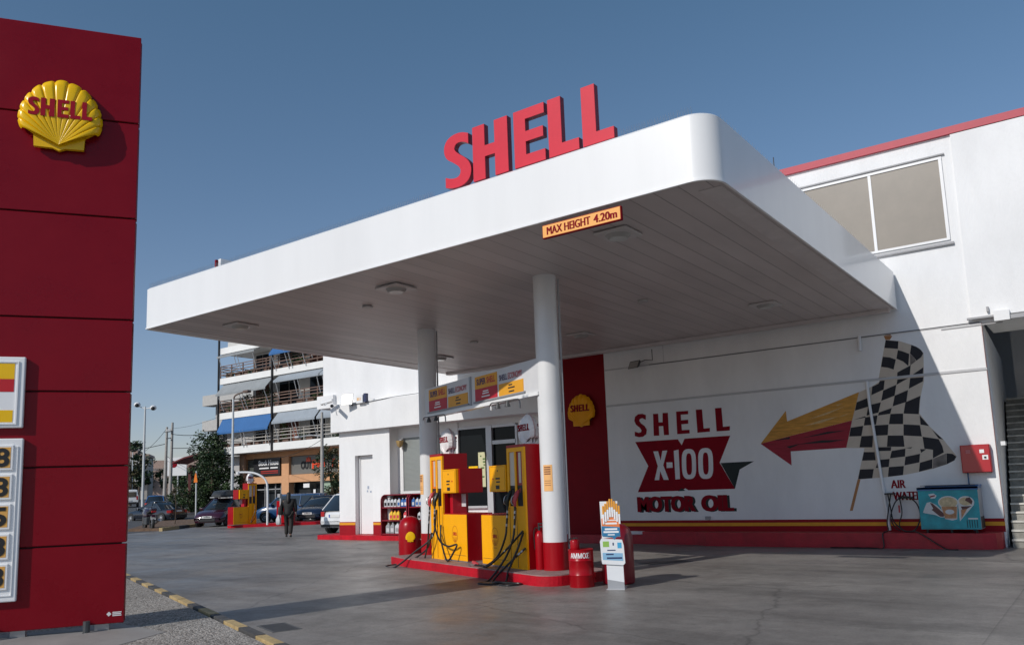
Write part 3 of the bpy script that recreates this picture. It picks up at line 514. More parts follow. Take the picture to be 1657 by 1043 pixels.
# ================================================================ canopy
can = thing("forecourt_canopy", "big white flat canopy with rounded corner over the pumps, red block letters on top", "canopy", (-9.5, 13, 0))
ZC, ZT = 4.94, 5.80
def cplan(inset=0.0):
    i = inset; r = 0.34-i*0.4; p = []
    cx, cy = -3.38-i-r, 8.80+i+r
    for k in range(13): a = R(-90+k*7.5); p.append((cx+r*math.cos(a), cy+r*math.sin(a)))
    p += [(-3.38-i, 18.67-i), (-15.95+i, 18.67-i), (-15.62+i, 8.86+i)]
    rr = 0.05
    return p[:-1] + [(-15.62+i, 8.86+i+rr), (-15.62+i+rr, 8.82+i)]
def cz(mb):            # the front right corner stands a little higher (fall of the roof towards the building)
    for v in mb.v: v.z += 0.060*max(0.0, (v.x+15.6)/12.2)**2*max(0.0, min(1.0, (18.7-v.y)/9.9))
    return mb
P = cplan(); n = len(P)
mb = MB(); mb.loft([[(x, y, z) for x, y in pl_] for pl_, z in ((cplan(0.05), ZC+0.03), (cplan(0.012), ZC), (cplan(-0.012), ZC+0.004), (cplan(-0.012), ZC+0.03), (P, ZC+0.034), (P, ZT-0.03), (cplan(0.03), ZT))], cap=False)
mb.add([(x, y, ZT) for x, y in cplan(0.03)], [tuple(range(n))])
wpart(cz(mb), "fascia", FASCIA, can, smooth=True, angle=25)
wpart(cz(MB().add([(x, y, ZC+0.026) for x, y in cplan(0.04)]+[(-9.5, 13.7, ZC+0.026)], [((i+1) % n, i, n) for i in range(n)])), "soffit", CEIL, can)
bt = MB(); bt.box(-3.75,-3.46,9.2,18.6,ZC+0.019,ZC+0.0255); bt.box(-15.5,-15.25,9.1,18.6,ZC+0.019,ZC+0.0255)
bt.box(-15.85,-3.5,18.42,18.6,ZC-0.05,ZC+0.02)
wpart(cz(bt), "soffit_trim", mat("soffit_trim_grey",(0.62,0.57,0.56),0.5,var=0.1), can)
for (x, y) in [(-9.64,9.95),(-14.02,9.95),(-5.30,9.95),(-14.04,16.1),(-9.69,16.1),(-5.33,16.1)]:
    l = wpart(cz(MB().bbox(x-0.26,x+0.26,y-0.26,y+0.26,ZC-0.012,ZC+0.02,0.008,1)), "ceiling_light", mat("lamp_plate",(0.56,0.53,0.52),0.4,var=0.05), can)
    wpart(cz(MB().lathe((x,y,ZC-0.06),[(0.05,0.0),(0.14,0.0),(0.165,0.03),(0.18,0.048)],20)), "lamp_ring", mat("lamp_ring_grey",(0.38,0.37,0.36),0.4,var=0.1), l, smooth=True)
    wpart(cz(MB().cyl((x,y),0.125,ZC-0.066,ZC-0.058,20)), "lamp_glass", mat("lamp_glass",(0.55,0.55,0.52),0.2), l)
for (x, y) in [(-11.02,10.6),(-7.0,14.0),(-12.0,15.0)]:
    wpart(cz(MB().cyl((x,y),0.10,ZC-0.005,ZC+0.022,16)), "sensor_disc", mat("lamp_plate2",(0.45,0.44,0.43),0.5), can)
# rooftop letters
fx = {'S': (-7.65,-7.13), 'H': (-7.09,-6.44), 'E': (-6.34,-5.82), 'L': (-5.76,-5.28), 'l': (-5.22,-4.75)}
for k, (a, b) in fx.items():
    M = frame((a, 8.98, 5.93), (1,0,0))
    wid = b-a
    g = [(p[0]*wid, p[1]*0.83) for p in GLY[k.upper()]]
    lt = wpart(MB(M).prism(g, 0.0, 0.014), "roof_letter", REDL, can)
    wpart(MB(M).prism(g, -0.085, -0.0005), "letter_return", REDLS, lt)
    wpart(MB().tube([(a+0.1,9.08,5.78),(a+0.1,9.08,5.96)],0.012,6).tube([(b-0.12,9.08,5.78),(b-0.12,9.08,5.96)],0.012,6), "letter_bracket", DKGREY, lt)
# second sign further left, mostly behind the parapet
hs = wpart(MB(frame((-5.78,8.76,4.735),(1,0,0))).bbox(0,1.185,0,0.185,-0.03,0.02,0.006,1), "height_sign", REDX, can)
wpart(MB(frame((-5.78,8.76,4.735),(1,0,0))).box(0.012,1.173,0.012,0.173,0.0,0.0235), "sign_face", mat("sign_face_orange",(0.90,0.42,0.10),0.5), hs)
text("MAX HEIGHT", "sign_lettering", REDX, hs, frame((-5.70,8.7362,4.775),(1,0,0)), 0.66, 0.105, 0.003, 0.0, fat=0.005)
text("4.20m", "sign_lettering", REDX, hs, frame((-4.985,8.7362,4.775),(1,0,0)), 0.33, 0.105, 0.003, 0.0, fat=0.006)
sp = MB(); random.seed(2)
for k in range(330):
    x = -15.55+k*0.0362; y = 8.87
    if -7.8 < x < -4.6: continue
    for s in (-1, 1):
        dx = random.uniform(-0.01, 0.01); sp.tube([(x,y,ZT),(x+dx,y+s*0.03,ZT+0.10)],0.0016,3,cap=False)
for k in range(90):
    y = 9.3+k*0.1; sp.tube([(-3.46,y,ZT),(-3.44,y,ZT+0.10)],0.0016,3,cap=False)
tag(wpart(cz(sp), "bird_spikes", SPIKE, can), kind="stuff")
wpart(MB().box(-13.82,-13.78,9.2,9.5,5.8,6.13), "small_roof_sign", REDX, can); wpart(MB().box(-13.70,-13.62,9.2,9.5,5.8,6.12), "small_roof_sign", WHITE, can)
# columns
for (x, y, rot) in ((-7.42, 11.22, 0), (-11.85, 13.15, 0)):
    c = wpart(MB().cyl((x,y),0.195,0.60,ZC+0.06,32), "column", COLW, can, smooth=True)
    wpart(MB().cyl((x,y),0.203,0.16,0.61,32), "red_column_base", RED, c, smooth=True)
    wpart(MB().tube([(x+0.205,y+0.10,0.17),(x+0.205,y+0.10,ZC)],0.018,8), "drain_pipe", GREYTRIM, c, smooth=True)
# ================================================================ price totem
TB = Vector((-8.964, 4.911, 0.12)); TA = R(56.75); td = Vector((math.cos(TA), math.sin(TA), 0)); tn = Vector((td.y, -td.x, 0))
tot = thing("price_totem", "tall dark red panelled price totem standing on the gravel pavement", "totem sign", tuple(TB), TA)
TW = 2.55; TD = 0.16
seams = [0.06, 0.925, 1.78, 2.614, 3.447, 4.66, 5.84, 6.955]
for a, b in zip(seams, seams[1:]):
    part(MB().bbox(-TW, 0, 0.0, 0.035, a+0.009, b-0.009, 0.006, 1), "cladding_panel", REDT, tot)
    part(MB().bbox(-TW, 0, TD-0.035, TD, a+0.009, b-0.009, 0.006, 1), "cladding_panel", REDT, tot)
part(MB().box(-TW+0.05, -0.05, 0.03, TD-0.03, 0.1, 6.94), "core", mat("totem_joint", (0.025, 0.002, 0.004), 0.7), tot)
for x in (-0.22, -1.02, -1.9): part(MB().box(x-0.07, x+0.07, 0.03, TD-0.03, 0.0, 0.11), "foot", STEEL, tot)
for x in (-0.36, -1.22):
    part(MB().tube([(x, -0.05, 0.0), (x, -0.05, 0.12)], 0.035, 10).tube([(x-0.02, -0.05, -0.0), (x-0.03, -0.1, -0.0)], 0.006, 5), "cable_stub", DKGREY, tot)
TF = frame(TB, td); TF2 = lambda s, z, o=0.0: frame(TB + td*s + tn*o + Vector((0, 0, z-0.12)), td)
em = wpart(scallop(TF2(-0.82, 5.955, 0.025), 0.82, 0.86, 0.12, 9, 12), "scallop_emblem", YEL2, tot, smooth=True, angle=50)
M = TF2(-1.137, 5.872, 0.025)
wpart(block_word(M, 0.655, 0.212, 0.03, 0.126, 0.0), "lettering", mat("emblem_red", (0.36, 0.004, 0.02), 0.5, spec=0.2), em)
wpart(MB(TF2(-0.82, 5.96)).box(-0.3, 0.3, -0.3, 0.25, 0, 0.026), "emblem_mount", REDT, em)
# product panel and price panel
PWH = mat('panel_gloss_white', (0.90, 0.90, 0.90), 0.3, coat=0.3)
bd = wpart(MB(TF2(-1.05, 2.33)).bbox(-1.45, 0, 0, 0.775, 0.0, 0.055, 0.012), "product_panel", PWH, tot)
zz = [0.06, 0.19, 0.39, 0.53, 0.70]
for i, mt in enumerate((YEL2, mat("panel_light_grey", (0.6,0.6,0.6), 0.4), mat("panel_red", (0.55,0.012,0.02), 0.4), YEL2)):
    if i == 1: continue
    wpart(MB(TF2(-1.05, 2.33)).box(-1.35, -0.10, zz[i], zz[i+1], 0.055, 0.058), "colour_band", mt, bd)
wpart(MB(TF2(-1.05, 2.33)).box(-1.4, -0.06, 0.035, 0.05, 0.055, 0.066).box(-1.4, -0.06, 0.71, 0.725, 0.055, 0.066).box(-0.075, -0.06, 0.05, 0.71, 0.055, 0.066), "inner_frame", PWH, bd)
pp = wpart(MB(TF2(-1.035, 0.50)).bbox(-1.45, 0, 0, 1.715, 0.0, 0.055, 0.012), "price_panel", PWH, tot)
wpart(MB(TF2(-1.035, 0.50)).box(-1.4, -0.045, 0.06, 0.07, 0.055, 0.064).box(-1.4, -0.045, 1.62, 1.63, 0.055, 0.064).box(-0.052, -0.045, 0.07, 1.62, 0.055, 0.064), "inner_frame", PWH, pp)
for i, ch in enumerate("88588"):
    z = 1.645 - i*0.3125 - 0.27
    c = wpart(MB(TF2(-1.035, 0.50)).bbox(-0.38, -0.085, z, z+0.27, 0.05, 0.072, 0.006, 1), "price_window", PWH, pp)
    wpart(MB(TF2(-1.035, 0.50)).box(-0.36, -0.11, z+0.025, z+0.245, 0.072, 0.074), "digit_field", ORANGE, c)
    text(ch, "price_digit", BLK, c, TF2(-1.035-0.265, 0.50+z+0.034, 0.074), 0.145, 0.202, 0.004, 0.03)
mk = wpart(MB(TF2(-0.17, 0.27)).loft([[(0.02+0.0, 0.045, 0), (0.045, 0.02, 0), (0.02, -0.005, 0), (-0.005, 0.02, 0)], [(0.02, 0.045, 0.002), (0.045, 0.02, 0.002), (0.02, -0.005, 0.002), (-0.005, 0.02, 0.002)]]), "maker_mark", WHITE, tot)
wpart(MB(TF2(-0.115, 0.27)).box(0,0.09,0.03,0.04,0,0.002).box(0,0.085,0.012,0.024,0,0.002).box(0,0.09,-0.004,0.006,0,0.002), "maker_lines", WHITE, tot)

# ================================================================ pump island
IA = R(-22.5); iu = Vector((math.cos(IA), math.sin(IA), 0)); iv = Vector((-math.sin(IA), math.cos(IA), 0)); IO = Vector((-7.943, 11.054, 0))
def I(u, v, z=0): return tuple(IO + iu*u + iv*v + Vector((0, 0, z)))
isl = thing("pump_island", "raised red painted island kerb carrying the two front pumps", "island kerb", I(-1.8, 0), IA)
P = [(-4.75,-0.32),(-3.9,-0.40),(0.75,-0.33)]
for k in range(9): a = R(-90+k*12); P.append((0.80+0.33*math.cos(a), 0.0+0.33*math.sin(a)))
P += [(1.12,0.75),(0.9,0.98),(-4.6,0.98),(-4.85,0.7)]
off = [(u+1.8, v) for u, v in P]
part(MB().prism(off, 0, 0.155), "kerb_side", REDK, isl)
part(MB().prism([(x*0.995, y*0.97+0.005) for x, y in off], 0.15, 0.170), "kerb_top", mat("island_top", (0.30,0.20,0.19), 0.7, var=0.3, scale=5), isl)

def spline(P, n=8):
    P = [Vector(p) for p in P]; P = [P[0]*2-P[1]] + P + [P[-1]*2-P[-2]]; o = []
    for i in range(1, len(P)-2):
        a, b, c, d = P[i-1:i+3]
        for k in range(n):
            t = k/n; o.append(0.5*((2*b)+(c-a)*t+(2*a-5*b+4*c-d)*t*t+(3*b-a-3*c+d)*t**3))
    o.append(P[-2]); return o
HOSE = mat("hose_rubber", (0.014,0.013,0.013), 0.42, var=0.2)
REDN = mat("nozzle_red", (0.50,0.05,0.06), 0.4, var=0.1); GRNN = mat("nozzle_black", (0.015,0.02,0.015), 0.4)
SLOTW = mat("slot_clear_white", (0.60,0.52,0.42), 0.25, var=0.1); SLOTO = mat("slot_orange", (0.75,0.20,0.03), 0.4); 
def pump(loc, rot, s, label, hoses, group, globe=True, nozzles=True):
    p = thing("fuel_pump", label, "fuel pump", loc, rot, group)
    def B(mb, x0, x1, *r): return mb.box(min(s*x0, s*x1), max(s*x0, s*x1), *r)
    def BB(mb, x0, x1, *r): return mb.bbox(min(s*x0, s*x1), max(s*x0, s*x1), *r)
    col = part(BB(MB(), 0.0, 0.55, 0.035, 0.56, 0, 2.035, 0.006, 1), "column_casing", RED, p)
    fr = MB()
    B(fr, 0.0, 0.07, 0, 0.034, 0, 1.99); B(fr, 0.26, 0.31, 0, 0.034, 0, 1.99); B(fr, 0.49, 0.549, 0, 0.034, 0, 1.99)
    B(fr, 0.07, 0.26, 0, 0.034, 1.92, 1.99); B(fr, 0.31, 0.49, 0, 0.034, 1.92, 1.99)
    B(fr, 0.07, 0.26, 0.004, 0.034, 0, 1.02); B(fr, 0.31, 0.49, 0.004, 0.034, 0, 1.02)
    part(fr, "column_front", YEL, p)
    part(B(MB(), 0.002, 0.548, -0.003, 0.036, 1.99, 2.036), "column_cap", RED, p)
    sl = MB(); B(sl, 0.31, 0.49, 0.02, 0.034, 1.36, 1.92); part(sl, "hose_window", SLOTW if s > 0 else SLOTW, p)
    part(B(MB(), 0.07, 0.26, 0.02, 0.034, 1.36, 1.92), "hose_window", SLOTO if s > 0 else mat("slot_red",(0.35,0.02,0.03),0.4,var=0.3,scale=8), p)
    part(B(MB(), 0.13, 0.20, 0.016, 0.0205, 1.40, 1.90), "hose_strip", SLOTW, p)
    hl = MB(); B(hl, 0.07, 0.26, 0.02, 0.034, 1.02, 1.36); B(hl, 0.31, 0.49, 0.02, 0.034, 1.02, 1.36); part(hl, "nozzle_holster", BLK, p)
    gr = MB(); B(gr, 0.28, 0.29, -0.003, 0.001, 0.02, 1.0); B(gr, 0.50, 0.51, -0.003, 0.001, 0.02, 1.0); part(gr, "panel_gap", BLK, p)
    cb = part(BB(MB(), 0.555, 1.50, 0.012, 0.56, 0, 0.88, 0.004, 1), "lower_cabinet", RED, p)
    part(BB(MB(), 0.557, 1.502, 0.0, 0.0125, 0.02, 0.862, 0.003, 1), "cabinet_door", YEL, cb)
    part(B(MB(), 0.60, 1.46, -0.0015, 0.001, 0.115, 0.121), "door_gap", BLK, cb)
    part(B(MB(), 0.557, 1.502, 0.0, 0.56, -0.001, 0.02), "cabinet_foot", STEEL, cb)
    bx = part(BB(MB(), 0.57, 1.18, 0.05, 0.55, 1.26, 1.72, 0.006, 1), "display_box", RED, p)
    part(BB(MB(), 0.575, 1.14, -0.02, 0.05, 1.265, 1.715, 0.006, 1), "display_door", YEL, bx)
    ln = MB()
    for a, b_, c, d in ((0.60,1.115,1.69,1.694),(0.60,1.115,1.285,1.289),(0.60,0.604,1.29,1.69),(1.111,1.115,1.29,1.69)): B(ln, a, b_, -0.0225, -0.019, c, d)
    part(ln, "door_groove", mat("groove_brown",(0.25,0.10,0.0),0.6), bx)
    cx = 0.857
    k = MB(); B(k, cx-0.09, cx+0.05, -0.024, -0.019, 1.475, 1.505); B(k, cx-0.09, cx+0.03, -0.024, -0.019, 1.42, 1.445); B(k, cx-0.07, cx+0.05, -0.024, -0.019, 1.31, 1.375); B(k, cx-0.03, cx+0.0, -0.022, -0.019, 1.61, 1.635)
    part(k, "keypad", BLK, bx); B(k2 := MB(), cx+0.13, cx+0.16, -0.028, -0.019, 1.475, 1.50); part(k2, "button", mat("button_red",(0.6,0.02,0.02),0.4), bx)
    part(B(MB(), 0.62, 0.74, 0.12, 0.42, 0.88, 1.26), "support_post", mat("post_red",(0.45,0.006,0.02),0.35), p)
    part(B(MB(), 0.76, 0.93, 0.30, 0.305, 1.0, 1.24), "notice", mat("notice_grey",(0.6,0.6,0.62),0.6), p)
    # printed emblem on the cabinet door: outline and word
    e = MB(frame((s*1.03, -0.001, 0.50), (1,0,0)))
    ring = []
    for i_ in range(40):
        a = 2*math.pi*i_/40; r = 1.0+0.03*math.cos(a*11)
        ring.append((0.115*r*math.cos(a), 0.155*r*math.sin(a)))
    for i_ in range(40):
        a, b_ = ring[i_], ring[(i_+1) % 40]
        e.add([(a[0],a[1],0.002),(b_[0],b_[1],0.002),(b_[0]*0.94,b_[1]*0.95,0.002),(a[0]*0.94,a[1]*0.95,0.002)], [(0,1,2,3)])
    for i_ in range(-3, 4):
        a = R(i_*18); e.add([(0.1*math.sin(a)*0.2,-0.14,0.002),(0.1*math.sin(a)*0.2+0.004,-0.14,0.002),(0.11*math.sin(a)+0.004,-0.055,0.002),(0.11*math.sin(a),-0.055,0.002)], [(0,1,2,3)])
    e.box(-0.06,0.06,-0.195,-0.187,0,0.002)
    pe = part(e, "door_emblem", mat("print_brown_red",(0.40,0.05,0.01),0.6), cb)
    part(block_word(frame((s*1.03-0.08,-0.001,0.475),(1,0,0)),0.16,0.06,0,0.003), "emblem_word", mat("print_red",(0.5,0.03,0.01),0.6), pe)
    if globe:
        gm = scallop(frame((s*0.275,0.27,2.29),(1,0,0)),0.40,0.54,0.085,5,8); 
        g2 = scallop(frame((s*0.275,0.30,2.29),(-1,0,0)),0.40,0.54,0.085,5,8); gm.merge(g2)
        g = part(gm, "scallop_globe", mat("globe_white",(0.80,0.78,0.78),0.3,coat=0.3), p, smooth=True, angle=50)
        rim = [(s*0.275+0.203*math.sin(R(a))*1.0, 0.287, 2.29-0.02+0.285*math.cos(R(a))) for a in range(-118,119,8)]
        part(MB().loft([[(x,0.268,z),(x,0.302,z)] for x,y,z in rim], cap=False, closed=False), "globe_rim", mat("globe_rim_pink",(0.62,0.45,0.45),0.4), g)
        part(block_word(frame((s*0.275-0.175,0.27,2.27),(1,0,0)),0.35,0.11,0.070,0.0915), "globe_word", REDX, g)
        part(block_word(frame((s*0.275+0.175,0.30,2.27),(-1,0,0)),0.35,0.11,0.070,0.0915), "globe_word", REDX, g)
        part(MB().cyl((s*0.275,0.29),0.11,2.02,2.08,20), "globe_base", WHITE, g, smooth=True)
    if nozzles:
        for i_, (x, mt) in enumerate(((0.165, REDN), (0.40, GRNN)) if s > 0 else ((0.165, REDN), (0.40, GRNN))):
            nz = part(MB().tube([(s*x,-0.10,1.02),(s*x,-0.11,1.10),(s*x,-0.07,1.20),(s*x,-0.03,1.27)],[0.022,0.038,0.042,0.03],10).tube([(s*x,-0.03,1.27),(s*x,0.02,1.31),(s*x,0.03,1.24)],0.012,8), "nozzle", mt, p, smooth=True)
            part(MB().tube(spline([(s*x,-0.10,1.03),(s*x,-0.17,1.08),(s*x,-0.15,1.18),(s*x,-0.07,1.22)],4),0.008,6), "nozzle_guard", STEEL, nz, smooth=True)
    for pts in hoses:
        h = part(MB().tube(spline(pts, 8), 0.0175, 8), "hose", HOSE, p, smooth=True)
        a = Vector(pts[0]); b_ = Vector(pts[1]); d = (b_-a)
        for q in (0.25, 0.5, 0.95):
            c0_ = a+d*q; part(MB().tube([c0_, c0_+d.normalized()*0.045], 0.0185, 8), "hose_sleeve", STEEL, h)
    return p
g_z = -0.155
pump(I(-3.45, 0, 0.17), IA, 1, "left fuel pump on the near red island with its cabinet right of the hose column", [
    [(0.165,-0.10,1.03),(0.15,-0.12,0.72),(0.12,-0.14,0.3),(0.10,-0.2,0.02)],
    [(0.40,-0.10,1.03),(0.40,-0.12,0.80),(0.46,-0.13,0.58),(0.68,-0.14,0.36),(1.0,-0.13,0.28),(1.28,-0.10,0.32),(1.20,-0.14,0.16),(1.06,-0.18,0.02),(0.86,-0.15,0.14),(0.62,-0.10,0.42),(0.54,-0.05,0.66)],
    [(0.29,-0.02,0.95),(0.27,-0.10,0.45),(-0.05,-0.35,0.14),(-0.45,-0.60,g_z),(-0.85,-0.62,g_z),(-0.98,-0.40,g_z),(-0.75,-0.22,g_z+0.06),(-0.35,-0.12,0.04),(0.0,-0.08,0.22),(0.06,-0.02,0.5)]],
    "fuel pumps")
pump(I(0.12, 0, 0.17), IA, -1, "right fuel pump on the near red island with its tall column beside the round pillar", [
    [(-0.40,-0.10,1.03),(-0.42,-0.12,0.72),(-0.44,-0.15,0.5),(-0.62,-0.2,0.2),(-0.95,-0.24,0.03),(-1.2,-0.2,0.02)],
    [(-0.165,-0.10,1.03),(-0.17,-0.12,0.70),(-0.2,-0.16,0.45),(-0.35,-0.24,0.15),(-0.42,-0.5,g_z),(-0.25,-0.78,g_z),(0.05,-0.72,g_z),(0.1,-0.5,g_z),(-0.1,-0.3,0.02),(-0.12,-0.1,0.35),(-0.02,-0.05,0.6)],
    [(-0.08,-0.02,0.62),(-0.4,-0.18,0.3),(-0.8,-0.26,0.05),(-1.1,-0.22,0.02),(-1.28,-0.26,0.03)],
    [(0.0,-0.03,0.35),(-0.14,-0.15,0.2),(-0.25,-0.35,0.0),(-0.2,-0.55,g_z+0.01),(0.05,-0.62,g_z+0.02),(0.28,-0.35,g_z),(0.42,-0.42,g_z),(0.40,-0.62,g_z),(0.2,-0.66,g_z)]],
    "fuel pumps")
nz = thing("loose_nozzle", "black and red fuel nozzle lying on the island kerb between the pumps", "nozzle", I(-1.25,-0.22,0.17))
wpart(MB().tube([I(-1.1,-0.24,0.20),I(-1.25,-0.22,0.21),I(-1.4,-0.18,0.225)],[0.02,0.04,0.028],10), "grip", REDN, nz, smooth=True)
wpart(MB().tube([I(-1.4,-0.18,0.225),I(-1.55,-0.12,0.20)],0.012,8).tube(spline([I(-1.2,-0.26,0.2),I(-1.3,-0.32,0.19),I(-1.42,-0.25,0.19)],4),0.009,6), "spout", STEEL, nz, smooth=True)

# ================================================================ price board between the columns
SV = 0.16
sb = thing("price_board", "long white board of fuel names hung between the two round pillars", "sign board", I(-1.9, SV, 0), IA)
def S(u0, u1, z0, z1, n0, n1, mb=None):      # box on the board, u along, n out of it
    return (mb or MB()).box(u0+1.9, u1+1.9, -n1, -n0, z0, z1)
part(S(-3.95, 0.40, 3.04, 3.60, -0.10, 0.0), "board", mat("board_white",(0.66,0.66,0.67),0.4,var=0.05), sb)
part(S(-3.97, 0.42, 2.985, 3.045, -0.11, 0.03), "lower_rail", FASCIA, sb)
part(S(-1.97, -1.90, 3.045, 3.60, 0.0, 0.015), "centre_joint", mat("joint_grey",(0.35,0.37,0.40),0.5), sb)
OCH = mat("board_orange",(0.78,0.36,0.02),0.5,var=0.05); NAVY = mat("board_navy",(0.05,0.02,0.10),0.5); PRD = mat("board_red",(0.50,0.012,0.03),0.5)
for u0 in (-3.75, -1.75):
    fr_ = part(S(u0-0.04, u0+1.76, 3.075, 3.10, 0.0, 0.03), "panel_edge", mat("edge_grey",(0.30,0.31,0.33),0.5), sb)
    a = part(S(u0, u0+0.82, 3.33, 3.56, 0.0, 0.008), "name_field", OCH, sb)
    part(S(u0, u0+0.82, 3.10, 3.327, 0.0, 0.008), "red_field", PRD, sb)
    part(S(u0+0.88, u0+1.70, 3.10, 3.32, 0.0, 0.008), "yellow_field", OCH, sb)
    def T(s_, u, z, w_, h_, m_, b_=0.02, it=0.0): text(s_, "board_lettering", m_, sb, frame(I(u, SV-0.009, z), iu), w_, h_, 0.002, b_, italic=it)
    T("SUPER", u0+0.07, 3.395, 0.34, 0.12, NAVY, 0.03); T("SHELL", u0+0.45, 3.395, 0.31, 0.12, PRD, 0.02)
    T("SHELL", u0+0.90, 3.375, 0.28, 0.105, NAVY, 0.01); T("ECONOMY", u0+1.21, 3.375, 0.46, 0.105, PRD, 0.0)
    wt_ = WHITE
    for (z, l0, l1) in ((3.255,0.30,0.5),(3.215,0.28,0.52),(3.16,0.25,0.55)): part(S(u0+l0, u0+l1, z, z+0.022, 0.008, 0.010), "small_print", WHITE, sb)
    for (z, l0, l1) in ((3.255,1.22,1.34),(3.205,1.2,1.42),(3.14,1.22,1.40)): part(S(u0+l0, u0+l1, z, z+0.024, 0.008, 0.010), "small_print", BLK, sb)
for k, u0 in enumerate((-3.72, -0.95)):
    pts = [I(u0,0.0,2.93),I(u0+0.15,-0.05,2.97),I(u0+0.35,-0.05,2.965),I(u0+0.9,-0.02,2.96),I(u0+1.0,0.0,2.93),I(u0+1.02,0.0,2.80)]
    rk = thing("lamp_rail", ("grey hooked lamp rail under the left half of the price board","grey hooked lamp rail under the right half of the price board")[k], "lamp rail", I(u0,0,2.9), 0, "lamp rails")
    wpart(MB().tube(spline(pts,5),0.012,6), "rail", mat("rail_grey",(0.22,0.21,0.21),0.4,metal=0.4), rk, smooth=True)
    for du in (0.35, 0.68): wpart(MB().cyl(I(u0+du,-0.04)[:2],0.05,2.86,2.955,10,0.02), "spot_lamp", DKGREY, rk, smooth=True)
    wpart(MB().tube([I(u0+0.05,0,2.98),I(u0+0.05,0,2.86)],0.018,6), "clip", WHITE, rk)
# instruction stickers on the columns
for (x, y, z0, lab) in ((-7.42,11.22,1.42,"orange instruction sticker on the right round pillar"),(-11.85,13.15,1.42,"orange instruction sticker on the left round pillar, half behind the pump")):
    stk = thing("instruction_sticker", lab, "sticker", (x,y,z0), 0, "stickers on the pillars")
    a0 = R(-103) if x > -8 else R(-135); aw_ = R(46)
    f2 = lambda a, z, r=0.199: (x+r*math.cos(a), y+r*math.sin(a), z)
    mb = MB(); mb.loft([[f2(a0+aw_*k/8, z0) for k in range(9)], [f2(a0+aw_*k/8, z0+0.42) for k in range(9)]], cap=False, closed=False)
    wpart(mb, "sheet", mat("sticker_orange",(0.85,0.45,0.16),0.5), stk)
    mb = MB(); random.seed(5)
    for i_ in range(7):
        z = z0+0.37-i_*0.035-(0.07 if i_ > 3 else 0)
        mb.loft([[f2(a0+aw_*(0.12+0.7*k/6),z,0.2005) for k in range(7)],[f2(a0+aw_*(0.12+0.7*k/6),z+(0.02 if i_ < 4 else 0.008),0.2005) for k in range(7)]], cap=False, closed=False)
    wpart(mb, "print_lines", mat("sticker_print",(0.25,0.08,0.03),0.6), stk)

# ================================================================ things standing around the island
def ext(loc, h, r, lab, nm="fire_extinguisher", scale=1.0):
    e = thing(nm, lab, "fire extinguisher", loc)
    part(MB().lathe((0,0,0),[(0.0,0),(r*0.96,0.0),(r,0.02),(r,h*0.78),(r*0.92,h*0.86),(r*0.55,h*0.94),(r*0.28,h*0.97),(0,h*0.97)],24), "cylinder", RED, e, smooth=True)
    part(MB().cyl((0,0),r*0.25,h*0.96,h*1.05,12).box(-r*0.2,r*0.9,-0.012,0.012,h*1.05,h*1.09).box(-r*0.2,r*0.8,-0.012,0.012,h*1.13,h*1.16).box(-r*0.2,r*0.05,-0.01,0.01,h*1.05,h*1.16), "valve", BLK, e)
    part(MB().tube(spline([(r*0.2,0,h*1.02),(-r*0.9,-0.02,h*1.03),(-r*1.15,-0.03,h*0.85),(-r*1.08,-0.02,h*0.5)],5),0.009,6), "discharge_hose", HOSE, e, smooth=True)
    return e
ext(I(0.205,0.19,0.17), 0.64, 0.075, "large red fire extinguisher between the right pump and the round pillar")
part_bin = thing("rounded_bin", "red dome topped bin with a small yellow emblem left of the near pumps", "bin", (-12.72,13.45,0))
part(MB().lathe((0,0,0.0),[(0,0),(0.255,0),(0.26,0.02),(0.26,0.66),(0.25,0.76),(0.215,0.85),(0.15,0.915),(0.07,0.95),(0,0.957)],32), "body", RED, part_bin, smooth=True)
bm_ = scallop(frame((0.181,-0.192,0.52),(0.73,0.69,0)),0.20,0.22,0.012,3,4); ee = part(bm_, "emblem", YEL2, part_bin, smooth=True)
part(block_word(frame((0.130,-0.240,0.51),(0.73,0.69,0)),0.14,0.04,0.0,0.008), "emblem_word", REDX, ee)
part(MB().tube(spline([(0.26,0.05,0.45),(0.36,0.0,0.42),(0.38,0.0,0.2),(0.27,0.05,0.12)],5),0.014,8), "handle_hoop", GALV, part_bin, smooth=True)
bk = thing("black_bucket", "black bucket beside the island kerb left of the dome topped bin", "bucket", (-13.15,13.75,0))
part(MB().lathe((0,0,0),[(0,0),(0.12,0),(0.16,0.34),(0.17,0.34),(0.17,0.36),(0.14,0.36)],20), "pail", BLK, bk, smooth=True)
dr = thing("sand_drum", "red sand drum with white Greek lettering beside the right pillar", "drum", (-6.59,10.64,0))
part(MB().lathe((0,0,0),[(0,0),(0.18,0),(0.185,0.01),(0.185,0.17),(0.192,0.18),(0.185,0.19),(0.185,0.38),(0.192,0.39),(0.185,0.40),(0.185,0.535),(0.194,0.545),(0.185,0.555),(0.172,0.548),(0,0.548)],32), "drum_body", RED, dr, smooth=True)
LT = mat("lettering_white",(0.8,0.8,0.8),0.5)
def wraptext(s_, c, r, z, h, a0, span, m_, parent, name):
    cd = text(s_, name, m_, None, Matrix.Identity(4), 1.0, 1.0, 1.0, 0.0, world=False, fat=0.007)
    for v in cd.data.vertices:
        x, y, d = v.co; a = a0+span*x; rr = r+0.003*d
        v.co = Vector((c[0]+rr*math.cos(a), c[1]+rr*math.sin(a), z+h*y))
    cd.parent = parent; return cd
wraptext("ΑΜΜΟΣ", (0,0), 0.186, 0.43, 0.078, R(-110), R(90), LT, dr, "drum_lettering")
ext((-6.67,10.61,0.55), 0.15, 0.07, "small red fire extinguisher standing on top of the sand drum")
tc_ = thing("wheeled_extinguisher", "tall dark red rounded cylinder behind the cigarette stand", "fire extinguisher", (-6.24,11.13,0))
